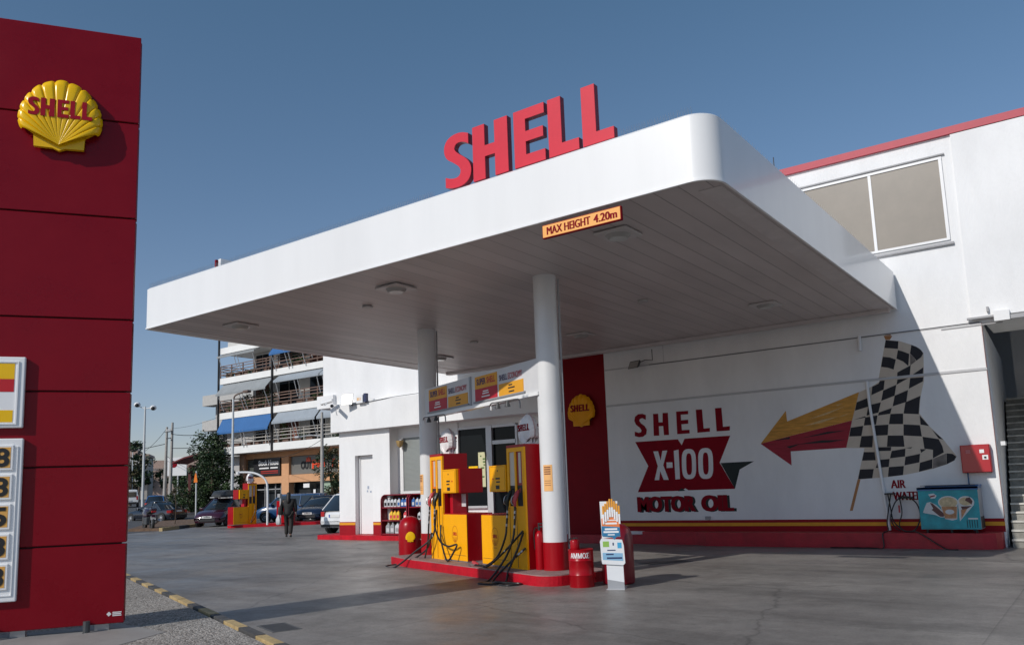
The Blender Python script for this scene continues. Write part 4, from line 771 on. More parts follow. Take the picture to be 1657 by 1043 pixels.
part(MB().lathe((0,0,0),[(0,0.02),(0.235,0.02),(0.245,0.05),(0.245,0.64),(0.235,0.73),(0.20,0.82),(0.13,0.88),(0.05,0.905),(0,0.905)],32), "cylinder", mat("extinguisher_dark_red",(0.20,0.004,0.012),0.35,coat=0.2), tc_, smooth=True)
part(MB().cyl((0,0),0.04,0.89,0.94,12), "valve", BLK, tc_)
part(MB().box(0.02,0.1,-0.25,-0.237,0.52,0.56), "label_plate", GALV, tc_)
# advert stand
AF = Vector((-5.98,10.56,0)); aang = R(22); ar_ = Vector((math.cos(aang), math.sin(aang), 0))
ad = thing("advert_stand", "narrow cardboard cigarette advert stand in front of the dark red cylinder", "advert stand", tuple(AF), aang)
AN = lambda x, z, o=0.0: frame(AF + ar_*x + Vector((ar_.y,-ar_.x,0))*o + Vector((0,0,z)), ar_)
CW = mat("card_white",(0.70,0.72,0.74),0.5,var=0.04); 
wpart(MB(AN(0,0)).prism([(-0.11,0.0),(0.13,0.0),(0.125,0.40),(-0.115,0.40)],-0.015,0), "lower_board", CW, ad)
wpart(MB(AN(0,0)).prism([(-0.11,0.0),(0.13,0.0),(0.128,0.10),(-0.112,0.14)],0,0.003), "grey_foot", mat("card_grey",(0.3,0.31,0.33),0.6), ad)
wpart(MB(AN(0,0)).box(-0.12,0.14,-0.0,0.012,-0.25,0.10), "base_plate", GALV, ad)
wpart(MB(AN(0,0)).prism([(-0.16,0.72),(0.11,0.74),(0.09,1.25),(-0.17,1.25)],0.0,0.012), "upper_board", CW, ad)
wpart(MB(AN(0,0)).prism([(-0.18,0.40),(-0.17,0.36),(0.13,0.34),(0.16,0.37),(0.15,0.62),(0.13,0.70),(-0.17,0.72),(-0.19,0.68)],0.012,0.024), "middle_board", CW, ad)
wpart(MB(AN(0,0)).prism([(-0.155,0.90),(0.105,0.88),(0.10,1.02),(-0.01,1.10),(-0.155,1.0)],0.012,0.0145), "orange_panel", mat("card_orange",(0.75,0.20,0.05),0.5), ad)
wpart(MB(AN(0,0)).prism([(-0.155,0.755),(-0.01,0.74),(0.02,0.70),(0.06,0.745),(0.108,0.755),(0.106,0.877),(-0.155,0.897)],0.026,0.0275), "blue_panel", mat("card_blue",(0.02,0.17,0.34),0.5), ad)
wpart(MB(AN(0,0)).prism([(-0.16,0.42),(0.135,0.40),(0.13,0.51),(-0.16,0.52)],0.024,0.026), "pale_blue_panel", mat("card_pale_blue",(0.22,0.42,0.60),0.5), ad)
wpart(MB(AN(0,0)).box(-0.15,-0.06,0.60,0.68,0.024,0.026), "green_logo", mat("card_green",(0.25,0.45,0.08),0.5), ad)
wpart(MB(AN(0,0)).box(0.06,0.12,0.58,0.66,0.024,0.026), "blue_logo", mat("card_light_blue",(0.05,0.35,0.60),0.5), ad)
for b_ in ((-0.01,0.01,0.62,0.66,0.024,0.026),(-0.09,0.03,0.545,0.56,0.024,0.026),(-0.11,0.0,0.485,0.505,0.026,0.027),(-0.10,0.12,0.43,0.455,0.026,0.027)): wpart(MB(AN(0,0)).box(*b_), "dark_print", mat("card_navy",(0.02,0.04,0.12),0.5), ad)
wpart(MB(AN(0,0)).box(-0.10,0.07,0.92,0.945,0.0145,0.016).box(-0.13,0.08,0.972,0.985,0.0145,0.016).box(-0.11,0.07,0.84,0.865,0.0275,0.029).box(-0.13,0.09,0.80,0.825,0.0275,0.029).box(-0.07,0.03,0.765,0.78,0.0275,0.029), "white_print", LT, ad)
cg = MB(AN(0,0)); cf_ = MB(AN(0,0))
for k in range(8):
    x = -0.135+k*0.033; top = 1.30-abs(k-3.5)*0.033
    cg.box(x,x+0.024,top-0.12,top,0.012,0.026); cf_.box(x,x+0.024,top-0.26,top-0.12,0.012,0.026)
wpart(cg, "cigarette_tips", mat("card_tip_orange",(0.75,0.33,0.03),0.5), ad); wpart(cf_, "cigarette_bodies", LT, ad)

# ================================================================ by the mural: freezer, hose cabinet, air hoses, lamps
fz = thing("ice_cream_freezer", "turquoise ice cream chest freezer standing on the red plinth", "freezer", (-2.72,18.42,0.31))
FX0, FX1, FY0, FY1 = -3.26, -2.20, 18.14, 18.70
TURQ = mat("freezer_turquoise",(0.0,0.30,0.36),0.45,var=0.45,scale=3.5)
wpart(MB().bbox(FX0,FX1,FY0,FY1,0.38,1.17,0.012), "cabinet", mat("freezer_side_grey",(0.30,0.31,0.33),0.5,var=0.1), fz)
ff = wpart(MB().box(FX0+0.004,FX1-0.004,FY0-0.003,FY0,0.385,1.165), "front_sheet", TURQ, fz)
wpart(MB().box(FX0-0.01,FX1+0.01,FY0-0.02,FY0+0.45,1.165,1.20).box(FX0+0.12,FX1+0.01,FY0+0.12,FY1,1.20,1.23).box(FX0-0.01,FX1+0.012,FY0-0.02,FY0-0.0,1.14,1.20), "lid_rim", mat("freezer_blue_rim",(0.01,0.10,0.28),0.4), fz)
wpart(MB().box(FX0+0.05,FX1-0.04,FY0+0.06,FY1-0.03,1.231,1.24), "lid_glass", GLASS_D, fz)
for x in (FX0+0.1, (FX0+FX1)/2, FX1-0.1): wpart(MB().cyl((x,FY0+0.08),0.025,0.31,0.385,10), "foot", BLK, fz)
wpart(MB().box(FX1,FX1+0.004,FY0+0.05,FY1-0.05,0.40,0.62), "side_vent", BLK, fz)
FF = lambda u, v: (FX0+u*(FX1-FX0), 0.38+v*0.79)
def fpoly(nm, pts, m_, o, par): 
    return wpart(MB(frame((0,FY0-0.003,0),(1,0,0))).prism([FF(*p) for p in pts], 0, o), nm, m_, par)
CRM = mat("ice_cream_cream",(0.60,0.47,0.28),0.6,var=0.35,scale=14); CHO = mat("chocolate_brown",(0.10,0.03,0.03),0.5,var=0.5,scale=14); CWH = mat("print_white",(0.62,0.62,0.62),0.6,var=0.1,scale=10); BIS = mat("biscuit",(0.50,0.24,0.11),0.6,var=0.4,scale=12)
def circ(cx, cy, rx, ry, n=20): return [(cx+rx*math.cos(2*math.pi*k/n), cy+ry*math.sin(2*math.pi*k/n)) for k in range(n)]
g0 = fpoly("picture_border", [(0.06,0.42),(0.10,0.55),(0.14,0.66),(0.20,0.68),(0.30,0.60),(0.38,0.48),(0.42,0.44),(0.44,0.30),(0.35,0.30),(0.26,0.36),(0.10,0.40)], CWH, 0.002, ff)
fpoly("picture_border", circ(0.50,0.66,0.17,0.16), CWH, 0.002, ff); fpoly("picture_border", circ(0.79,0.66,0.135,0.15), CWH, 0.0018, ff); fpoly("picture_border", [(0.66,0.60),(0.92,0.60),(0.66,0.20)], CWH, 0.0022, ff)
fpoly("picture_border", [(0.36,0.60),(0.65,0.60),(0.62,0.25),(0.54,0.22),(0.42,0.26)], CWH, 0.0024, ff)
fpoly("ice_cream_scoop", circ(0.50,0.66,0.15,0.135), CRM, 0.0035, ff); fpoly("tub", [(0.38,0.56),(0.64,0.56),(0.61,0.27),(0.42,0.27)], BIS, 0.0042, ff)
fpoly("tub_label", circ(0.51,0.43,0.075,0.06), CWH, 0.006, ff); fpoly("sundae_top", circ(0.79,0.68,0.11,0.10), CRM, 0.0035, ff); fpoly("sundae_sauce", [(0.78,0.70),(0.80,0.76),(0.86,0.78),(0.90,0.68),(0.88,0.60),(0.83,0.66)], CHO, 0.005, ff)
fpoly("cone_wrapper", [(0.70,0.56),(0.88,0.57),(0.80,0.50),(0.72,0.48)], CHO, 0.005, ff); fpoly("cone", [(0.70,0.48),(0.80,0.50),(0.69,0.26)], BIS, 0.0046, ff)
fpoly("ice_bar", [(0.20,0.66),(0.24,0.64),(0.42,0.38),(0.40,0.31),(0.34,0.32),(0.20,0.50)], CHO, 0.004, ff); fpoly("bar_filling", [(0.15,0.62),(0.20,0.64),(0.24,0.52),(0.19,0.46),(0.14,0.50)], CWH, 0.0055, ff)
fpoly("small_badge", [(0.18,0.87),(0.27,0.89),(0.32,0.83),(0.29,0.77),(0.22,0.76)], CWH, 0.002, ff); fpoly("badge_stripe", [(0.20,0.82),(0.29,0.85),(0.29,0.82),(0.21,0.79)], REDX, 0.0035, ff)
fpoly("vent_label", [(0.80,0.28),(0.955,0.28),(0.955,0.245),(0.80,0.245)], CWH, 0.002, ff)
vn = MB(frame((0,FY0-0.003,0),(1,0,0)))
for k in range(5): vn.prism([FF(0.77+k*0.04,0.04),FF(0.785+k*0.04,0.04),FF(0.785+k*0.04,0.23),FF(0.77+k*0.04,0.23)],0,0.002)
wpart(vn, "vent_slots", mat("vent_dark_teal",(0.0,0.05,0.06),0.6), ff)
hc = thing("hose_cabinet", "red steel fire hose cabinet on the wall above the freezer", "fire hose cabinet", (-2.22,18.6,1.47))
wpart(MB().bbox(-2.48,-1.96,18.56,18.75,1.46,2.01,0.008,1), "box", RED, hc); wpart(MB().bbox(-2.47,-1.97,18.545,18.562,1.47,2.0,0.005,1), "door", mat("cabinet_red",(0.40,0.005,0.015),0.35,coat=0.3), hc)
wpart(MB().box(-2.14,-2.06,18.542,18.546,1.84,1.91).box(-2.10,-2.0,18.542,18.546,1.71,1.80), "label_plate", WHITE, hc); wpart(MB().box(-2.38,-2.30,18.542,18.546,1.84,1.91), "faded_label", mat("faded_pink",(0.5,0.15,0.15),0.6), hc); wpart(MB().cyl((-2.05,18.535),0.02,1.74,1.77,10), "lock", BLK, hc)
wpart(MB().tube([(-2.40,18.66,1.47),(-2.40,18.68,0.32)],0.014,8), "water_pipe", mat("pipe_blue",(0.02,0.10,0.22),0.5), hc)
ah = thing("air_hose", "black coiled air and water hoses hanging left of the freezer", "hose", (-3.7,18.55,0.31))
for pts in ([(-3.92,18.62,1.10),(-3.88,18.55,0.85),(-3.84,18.5,0.55),(-3.72,18.45,0.40),(-3.6,18.4,0.33),(-3.42,18.4,0.36),(-3.32,18.5,0.6),(-3.36,18.55,0.85),(-3.5,18.6,1.0),(-3.62,18.62,1.02)],
            [(-3.86,18.62,1.08),(-3.9,18.5,0.8),(-3.95,18.45,0.5),(-3.93,18.4,0.35),(-3.96,18.10,0.32),(-3.97,18.03,0.25),(-3.97,17.99,0.02),(-4.2,17.98,0.02),(-5.0,17.97,0.02)],
            [(-3.70,18.62,1.02),(-3.66,18.52,0.7),(-3.72,18.45,0.45),(-3.62,18.4,0.33),(-3.5,18.3,0.33),(-3.3,18.06,0.32),(-3.0,18.02,0.12),(-2.8,17.9,0.02),(-2.6,17.85,0.02)],
            [(-3.62,18.62,1.05),(-3.78,18.54,0.9),(-3.88,18.5,0.6),(-3.8,18.45,0.4),(-3.7,18.45,0.33)]):
    wpart(MB().tube(spline(pts,6),0.013,6), "hose_line", HOSE, ah, smooth=True)
wpart(MB().box(-3.97,-3.80,18.55,18.75,1.07,1.10).box(-3.72,-3.45,18.60,18.75,0.98,1.01), "hose_bracket", BLK, ah); wpart(MB().tube([(-3.70,18.5,0.85),(-3.70,18.5,0.70)],0.018,8), "air_gun", REDN, ah)
def flood(nm, loc, lab, ang, w_=0.30, h_=0.2, arm=None):
    fl_ = thing(nm, lab, "floodlight", loc, ang, "wall floodlights")
    part(MB().loft([[(-w_/2,-0.10,-h_/2-0.06),(w_/2,-0.10,-h_/2-0.06),(w_/2,-0.0,h_/2-0.02),(-w_/2,-0.0,h_/2-0.02)],[(-w_/2*0.8,0.0,-h_/2-0.02),(w_/2*0.8,0.0,-h_/2-0.02),(w_/2*0.8,0.07,h_/2-0.06),(-w_/2*0.8,0.07,h_/2-0.06)]]), "housing", DKGREY, fl_)
    part(MB().add([(-w_/2+0.02,-0.102,-h_/2-0.045),(w_/2-0.02,-0.102,-h_/2-0.045),(w_/2-0.02,-0.018,h_/2-0.04),(-w_/2+0.02,-0.018,h_/2-0.04)],[(0,1,2,3)]), "lamp_glass", mat("flood_glass",(0.35,0.34,0.32),0.15), fl_)
    if arm: part(MB().tube(arm,0.012,6), "arm", DKGREY, fl_)
    return fl_
flood("floodlight", (-9.58,18.52,4.52), "grey floodlight on the shaded wall right of the red wall section", R(-15), 0.34, 0.16, [(0.05,0.03,0),(0.25,0.1,0.05),(0.45,0.15,0.02),(0.45,0.15,0.3)])
flood("floodlight", (-20.3,18.58,4.62), "dark floodlight among the cameras above the annex door", R(20), 0.42, 0.34, [(0,0.05,-0.1),(0.1,0.15,-0.25),(0.2,0.2,-0.3)])
def camera_unit(loc, ang, lab):
    c = thing("security_camera", lab, "security camera", loc, ang, "security cameras on the annex")
    part(MB().tube([(0,0,0),(0.45,0,-0.08)],0.062,12), "housing", WHITE, c, smooth=True); part(MB().tube([(0.45,0,-0.08),(0.458,0,-0.082)],0.052,12), "lens", BLK, c)
    part(MB().tube([(0.2,0,-0.03),(0.22,0.12,-0.15),(0.22,0.2,-0.15)],0.018,6), "bracket", WHITE, c, smooth=True)
camera_unit((-20.95,18.5,4.60), R(195), "white tube camera pointing left at the corner of the annex")
camera_unit((-20.95,18.5,4.45), R(-45), "white tube camera pointing at the forecourt beside the annex floodlight")
nb = thing("street_number_box", "small white box with orange figures above the annex door", "sign box", (-19.75,18.6,4.5))
wpart(MB().box(-19.92,-19.62,18.6,18.74,4.42,4.68), "case", WHITE, nb); wpart(MB().box(-19.60,-19.50,18.62,18.74,4.44,4.72), "side_case", mat("navy_plastic",(0.03,0.04,0.10),0.5), nb)
wpart(MB(frame((-19.88,18.6,4.5),(1,0,0))).box(0,0.04,0,0.1,0,0.002).box(0.07,0.11,0,0.1,0,0.002).box(0.15,0.17,0,0.1,0,0.002), "print", ORANGE, nb)
wl = thing("wall_lantern", "small brass shaded lamp in the corner beside the slatted blind", "wall lamp", (-18.5,19.2,3.0))
wpart(MB().lathe((-18.55,19.2,2.90),[(0.02,0.0),(0.09,0.06),(0.13,0.22),(0.09,0.22),(0.05,0.05)],14), "shade", mat("brass_shade",(0.55,0.38,0.16),0.35,metal=0.4), wl, smooth=True); wpart(MB().box(-18.6,-18.5,19.22,19.4,3.08,3.16), "mount", GREYTRIM, wl)

# ================================================================ bottle shelves
MARO = mat("shelf_maroon",(0.22,0.006,0.02),0.4,var=0.15)
def rack(x0, lab):
    r = thing("bottle_rack", lab, "shelf rack", (x0+0.58,18.85,0.15), 0, "maroon bottle racks")
    x1 = x0+1.15; y0, y1, zt = 18.72, 19.15, 1.27
    def side(x): 
        pts = [(y0,0),(y1,0),(y1,zt)]+[(y0+0.20-0.20*math.sin(R(a)), zt-0.2+0.20*math.cos(R(a))) for a in range(0,91,15)]
        return MB().loft([[(x,a,b+0.15) for a,b in pts],[(x+0.03,a,b+0.15) for a,b in pts]])
    for x in (x0, x1-0.03): wpart(side(x), "side_panel", MARO, r)
    wpart(MB().box(x0+0.03,x1-0.03,y1-0.02,y1,0.15,0.15+zt), "back_panel", mat("shelf_back_dark",(0.06,0.003,0.008),0.6), r)
    for z in (0.02,0.44,0.84): wpart(MB().box(x0+0.03,x1-0.03,y0+0.02,y1-0.02,0.15+z,0.15+z+0.035), "shelf", MARO, r)
    wpart(MB().box(x0+0.03,x1-0.03,y0+0.16,y1-0.02,0.15+zt-0.03,0.15+zt), "top_board", MARO, r)
    return r
rack(-18.98, "maroon shelf rack of oil and fluid bottles right of the annex door"); rack(-17.78, "maroon shelf rack of bottles half hidden by the left pillar")
def bottle(loc, m_, cap, lab, grp, w_=0.07, h_=0.24):
    b = thing("bottle", lab, "bottle", loc, 0, grp)
    part(MB().loft([[(sx*w_*a,sy*w_*0.6*a,z) for sx,sy in ((-1,-1),(1,-1),(1,1),(-1,1))] for a,z in ((0.9,0),(1,0.01),(1,h_*0.62),(0.8,h_*0.76),(0.32,h_*0.88),(0.32,h_*0.92))]), "bottle_body", m_, b)
    part(MB().cyl((0,0),w_*0.36,h_*0.92,h_,10), "cap", cap, b)
    part(MB().box(-w_*0.7,w_*0.7,-w_*0.625,-w_*0.605,h_*0.15,h_*0.5), "bottle_label", cap, b)
    return b
BW = mat("bottle_white",(0.55,0.56,0.58),0.35); BB_ = mat("bottle_blue",(0.04,0.14,0.40),0.35); BY = mat("bottle_yellow",(0.80,0.50,0.04),0.35); BR = mat("bottle_red",(0.60,0.06,0.07),0.35); BG = mat("bottle_grey",(0.30,0.31,0.32),0.3); BO = mat("bottle_orange",(0.75,0.30,0.06),0.35)
def row(x0, z, specs):
    x = x0
    for m_, cap, n_, lab, grp, w_, h_ in specs:
        first = bottle((x, 18.86, z), m_, cap, lab, grp, w_, h_); x += w_*2.25
        for k in range(n_-1):
            c = dup(first); c.location = (x, 18.86, z); x += w_*2.25
        x += 0.02
row(-18.86, 1.027, [(BW, BLK, 4, "pale bottle on the left half of the top shelf of the left rack", "pale bottles, top shelf", 0.062, 0.27), (BW, BB_, 1, "pale blue capped bottle between pale and blue ones on the top shelf", "blue capped bottle", 0.062, 0.27), (BB_, WHITE, 2, "blue bottle at the right end of the left rack's top shelf", "blue bottles, left rack", 0.06, 0.27)])
row(-18.62, 0.627, [(BY, BR, 3, "yellow bottle in the row of three on the middle shelf", "yellow bottles, middle shelf", 0.066, 0.29), ])
row(-18.02, 0.627, [(BR, WHITE, 2, "red bottle at the right of the yellow ones on the middle shelf", "red bottles, middle shelf", 0.06, 0.27)])
row(-18.76, 0.207, [(BG, BW, 2, "dark clear jug on the left of the bottom shelf of the left rack", "clear jugs, bottom left", 0.085, 0.33), (BW, BG, 2, "pale jug on the right of the bottom shelf of the left rack", "pale jugs, bottom shelf", 0.085, 0.33)])
row(-18.05, 0.207, [(BO, BW, 1, "single orange jug at the right end of the bottom shelf", "orange jug", 0.06, 0.33)])
row(-17.66, 1.027, [(BB_, BW, 1, "blue bottle at the left end of the right rack's top shelf", "blue bottle, right rack", 0.062, 0.27), (BW, BB_, 3, "pale blue labelled bottle on the top shelf of the right rack", "pale bottles, right rack", 0.062, 0.27)])
row(-17.42, 0.627, [(BW, BLK, 3, "pale bottle on the middle shelf of the right rack", "pale bottles, right middle shelf", 0.06, 0.25)])
# small floor covers and litter on the concrete
for (x, y, a, b, rot, lab) in ((-7.95,6.2,0.55,0.28,R(-20),"dark rectangular drain cover in the concrete near the painted kerb"),(-7.0,14.3,0.9,0.35,R(60),"dark rectangular drain cover in the concrete before the mural wall")):
    dc = thing("drain_cover", lab, "drain cover", (x,y,0.006), rot, "drain covers")
    part(MB().box(-a/2,a/2,-b/2,b/2,0,0.006), "plate", mat("cast_iron",(0.05,0.05,0.052),0.6,var=0.3,scale=9), dc)
    part(MB().box(-a/2-0.03,a/2+0.03,-b/2-0.03,b/2+0.03,-0.002,0.0045), "cover_frame", mat("cover_frame_grey",(0.11,0.11,0.11),0.6), dc)
# ================================================================ second island with its pump
J0 = Vector((-36.3, 25.2, 0)); 
i2 = thing("far_pump_island", "low red island kerb under the far single pump", "island kerb", tuple(J0), R(48))
part(MB().prism([(0,-0.5),(0.2,-0.75),(4.6,-0.75),(4.8,-0.5),(4.8,0.6),(4.5,0.8),(0.2,0.8),(0,0.6)], 0, 0.15), "kerb_stone", REDK, i2)
pump((-35.22, 26.05, 0.15), IA+R(108), -1, "single fuel pump with a white globe on the far island", [[(-0.165,-0.10,1.03),(-0.2,-0.12,0.6),(-0.5,-0.2,0.1),(-0.2,-0.15,0.3),(0.0,0,0.6)]], "fuel pumps", True, False).scale = (0.85, 0.95, 1.0)
la = thing("arched_lamp_pipe", "white arched lamp pipe bending over the far pump", "lamp post", (-33.55,25.75,0.15))
wpart(MB().tube(spline([(-33.75,25.6,0.12),(-33.75,25.6,1.7),(-33.80,25.56,2.22),(-34.0,25.4,2.5),(-34.4,25.15,2.68),(-34.95,24.75,2.72)],6),0.05,10), "pipe", WHITE, la, smooth=True)
wpart(MB().cyl((-34.95,24.75),0.09,2.62,2.74,10), "lamp_head", WHITE, la)
fp = thing("slim_post", "thin white post standing right of the arched pipe", "post", (-33.2,25.95,0.15))
wpart(MB().tube([(-33.2,25.95,0.12),(-33.2,25.95,1.5)],0.035,8), "post", GALV, fp); wpart(MB().bbox(-33.32,-33.12,25.85,26.0,1.42,1.6,0.01,1), "head_box", GREYTRIM, fp)
rc = thing("red_bin", "red cabinet bin behind the arched pipe on the far island", "bin", (-33.9,26.9,0.15))
wpart(MB().bbox(-34.35,-33.5,26.6,27.1,0.15,1.25,0.03), "body", RED, rc); wpart(scallop(frame((-33.9,26.59,0.8),(1,0,0)),0.22,0.22,0.02,3,4), "emblem", YEL2, rc)

# ================================================================ vehicles
TYRE = mat("tyre", (0.012,0.012,0.012), 0.7); RIM = mat("alloy_rim", (0.42,0.42,0.43), 0.35, metal=0.7); CGL = mat("car_glass", (0.015,0.02,0.024), 0.04, spec=0.9, coat=0.5)
HL = mat("headlamp_glass", (0.55,0.57,0.60), 0.08, metal=0.3, coat=0.8); TL = mat("tail_lamp", (0.42,0.01,0.015), 0.15, coat=0.6); PLT = mat("number_plate", (0.72,0.72,0.70), 0.5); PBLU = mat("plate_blue", (0.02,0.08,0.4), 0.5)
CTRIM = mat("car_black_trim", (0.018,0.018,0.02), 0.55)
def car(loc, ang, label, paint_, L=4.0, W=1.68, H=1.46, kind='hatch', name="parked_car", cat="car", grp="cars parked beyond the forecourt", roofbox=False):
    c = thing(name, label, cat, loc, ang, grp); h = L/2; hw = W/2
    belt = H*0.60
    if kind == 'hatch': top = [(-h,0.55),(-h+0.05,0.66*H/1.46+0.1),(-h+0.3,belt),(-0.6,belt+0.02),(h*0.42,belt+0.0),(h*0.66,belt-0.06),(h-0.28,belt-0.17),(h-0.06,belt-0.30),(h,0.45)]; g = (-h+0.12,-h+0.65,h*0.02,h*0.48)
    elif kind == 'sedan': top = [(-h,0.55),(-h+0.06,belt-0.02),(-h+0.9,belt+0.0),(0,belt),(h*0.40,belt),(h*0.66,belt-0.07),(h-0.3,belt-0.16),(h-0.06,belt-0.28),(h,0.42)]; g = (-h+0.75,-h+1.5,h*0.02,h*0.44)
    else: top = [(-h,0.5),(-h+0.04,belt),(-h+0.3,belt+0.02),(0,belt+0.02),(h*0.5,belt),(h*0.72,belt-0.06),(h-0.25,belt-0.2),(h-0.05,belt-0.34),(h,0.45)]; g = (-h+0.03,-h+0.16,h*0.30,h*0.62)
    rings = []
    for x, zt in top:
        e = 1-0.16*max(0,(abs(x)/h-0.72)/0.28)**2; w = hw*e; lo = 0.24 if abs(x) < h-0.02 else 0.34
        rings.append([(x,-w*0.90,lo),(x,-w,lo+0.14),(x,-w*1.0,(zt+lo)*0.52),(x,-w*0.97,zt-0.10),(x,-w*0.88,zt-0.01),(x,-w*0.45,zt+0.025),(x,0,zt+0.035),(x,w*0.45,zt+0.025),(x,w*0.88,zt-0.01),(x,w*0.97,zt-0.10),(x,w*1.0,(zt+lo)*0.52),(x,w,lo+0.14),(x,w*0.90,lo)])
    part(MB().loft(rings), "body", paint_, c, smooth=True, angle=40)
    bz, rz = belt+0.0, H-0.035; xa, xb, xc, xd = g
    def ring(t, grow=0.0):      # t 0 at the belt, 1 at the roof
        z = bz+(rz-bz)*t; w = hw*(0.90-0.19*t)+grow; x0 = xa+(xb-xa)*t-grow; x1 = xd+(xc-xd)*t+grow
        return [(x0,-w*0.82,z),(x0+0.10,-w,z),(x1-0.16,-w,z),(x1,-w*0.78,z),(x1+0.04,0,z),(x1,w*0.78,z),(x1-0.16,w,z),(x0+0.10,w,z),(x0,w*0.82,z),(x0-0.03,0,z)]
    part(MB().loft([ring(-0.05), ring(0.5), ring(0.97)]), "glass", CGL, c, smooth=True, angle=40)
    r = ring(1.0, 0.012); r2 = [(x*0.96+0.04*(xb+xc)/2, y*0.9, z+0.035) for x, y, z in r]; r3 = [(x*0.7+0.3*(xb+xc)/2, y*0.5, z+0.05) for x, y, z in r]
    part(MB().loft([[(x, y, z-0.05) for x, y, z in ring(0.97, 0.012)], r, r2, r3]), "roof", paint_, c, smooth=True, angle=50)
    a, b = ring(-0.02, 0.010), ring(0.98, 0.010)
    for i_, th in ((1,0.05),(2,0.045),(6,0.045),(7,0.05)):
        part(MB().tube([a[i_], b[i_]], th*0.7, 4), "pillar", paint_, c)
    xm = (xb+xc)/2-0.1
    for sy in (-1, 1): part(MB().tube([(xm+0.05, sy*hw*0.908, bz), (xm, sy*hw*0.722, rz-0.02)], 0.035, 4), "pillar", paint_, c)
    wr = 0.30 if H < 1.7 else 0.33
    for sx in (-1, 1):
        for sy in (-1, 1):
            x = sx*(h-0.78 if sx > 0 else h-0.72)
            part(MB().loft([[(x+(wr+0.05)*math.cos(2*math.pi*k/20), sy*(hw-0.10), wr+0.02+(wr+0.05)*math.sin(2*math.pi*k/20)) for k in range(20)],[(x+(wr+0.05)*math.cos(2*math.pi*k/20), sy*(hw+0.004), wr+0.02+(wr+0.05)*math.sin(2*math.pi*k/20)) for k in range(20)]]), "wheel_arch", CTRIM, c)
            wv = MB().loft([[(x+q*math.cos(2*math.pi*k/20), sy*yy, wr+q*math.sin(2*math.pi*k/20)) for k in range(20)] for q, yy in ((wr*0.9,hw-0.2),(wr,hw-0.17),(wr,hw+0.005),(wr*0.94,hw+0.02),(wr*0.66,hw+0.018))])
            wh = part(wv, "wheel", TYRE, c, smooth=True)
            rm = MB().loft([[(x+q*math.cos(2*math.pi*k/20), sy*yy, wr+q*math.sin(2*math.pi*k/20)) for k in range(20)] for q, yy in ((wr*0.66,hw+0.014),(wr*0.62,hw+0.024),(wr*0.5,hw+0.012),(wr*0.15,hw+0.03))])
            part(rm, "rim", RIM, wh)
    zf = top[-2][1]
    for sy in (-1, 1):
        part(MB().loft([[(h-0.42,sy*hw*0.90,zf+0.05),(h-0.12,sy*hw*0.74,zf-0.02),(h-0.10,sy*hw*0.50,zf-0.06),(h-0.34,sy*hw*0.62,zf+0.09)],[(h-0.36,sy*hw*0.915,zf-0.12),(h-0.03,sy*hw*0.78,zf-0.16),(h-0.005,sy*hw*0.50,zf-0.17),(h-0.06,sy*hw*0.5,zf-0.02)]]), "headlight", HL, c, smooth=True)
        part(MB().loft([[(-h-0.008,sy*hw*0.60,z),(-h-0.008,sy*hw*0.80,z),(-h+0.20,sy*hw*0.985,z),(-h+0.20,sy*hw*0.7,z)] for z in (belt-0.24,belt-0.06)]), "taillight", TL, c)
        part(MB().bbox(xd-0.42,xd-0.24,min(sy*hw*0.98,sy*(hw+0.17)),max(sy*hw*0.98,sy*(hw+0.17)),belt+0.0,belt+0.13,0.03), "mirror", paint_, c)
        part(MB(frame((h-0.06,sy*hw*0.62,0.40),(0,1,0))).cyl((0,0),0.055,0,0.03,12), "fog_lamp", HL, c)
    part(MB().bbox(h-0.10,h+0.012,-hw*0.52,hw*0.52,0.30,0.44,0.015,1).box(h-0.08,h+0.008,-hw*0.30,hw*0.30,zf-0.10,zf-0.04), "grille", CTRIM, c)
    part(MB().box(-h-0.01,-h+0.05,-hw*0.8,hw*0.8,0.26,0.36), "rear_bumper_trim", CTRIM, c)
    p1 = part(MB().box(h+0.012,h+0.02,-0.26,0.26,0.47,0.58), "number_plate", PLT, c); part(MB().box(h+0.0205,h+0.0225,-0.17,0.2,0.50,0.55), "plate_print", mat("plate_print",(0.15,0.15,0.16),0.6), p1)
    zp = 0.62 if kind != 'sedan' else 0.68
    p2 = part(MB().box(-h-0.02,-h-0.008,-0.26,0.26,zp,zp+0.11), "number_plate", PLT, c); part(MB().box(-h-0.0225,-h-0.0205,0.20,0.26,zp,zp+0.11), "plate_band", PBLU, p2)
    part(MB(frame((h-0.0,0,zf-0.02),(0,1,0.0))).cyl((0,0),0.045,-0.02,0.02,12), "badge", RIM, c)
    part(MB().box(h*0.46,h*0.47,-0.5,-0.05,belt+0.05,belt+0.07).tube([(xd-0.02,-0.5,belt+0.05),(xd-0.12,0.1,belt+0.13)],0.012,4).tube([(xd-0.02,0.1,belt+0.05),(xd-0.12,0.6,belt+0.13)],0.012,4), "wiper", CTRIM, c)
    return c
PM = lambda n_, col: mat(n_, col, 0.25, coat=0.9, var=0.05, scale=2)
car((-39.75,27.2,0.0), R(-58), "dark maroon hatchback with a roof box facing the camera left of the far pump", paint_=PM("paint_maroon",(0.045,0.006,0.018)), L=3.9, H=1.47)
rb = thing("roof_box", "dark grey roof box carried on top of the maroon hatchback", "roof box", (-39.9,27.42,1.50), R(-58))
part(MB().loft([[(x,-0.42*w_,0.06),(x,-0.46*w_,0.14),(x,-0.36*w_,hh),(x,0.36*w_,hh),(x,0.46*w_,0.14),(x,0.42*w_,0.06)] for x,w_,hh in ((-1.0,0.7,0.2),(-0.9,0.95,0.36),(-0.2,1,0.42),(0.6,0.95,0.38),(0.95,0.75,0.26),(1.05,0.5,0.16))]), "box_shell", mat("roof_box_grey",(0.045,0.048,0.052),0.45,var=0.1), rb, smooth=True)
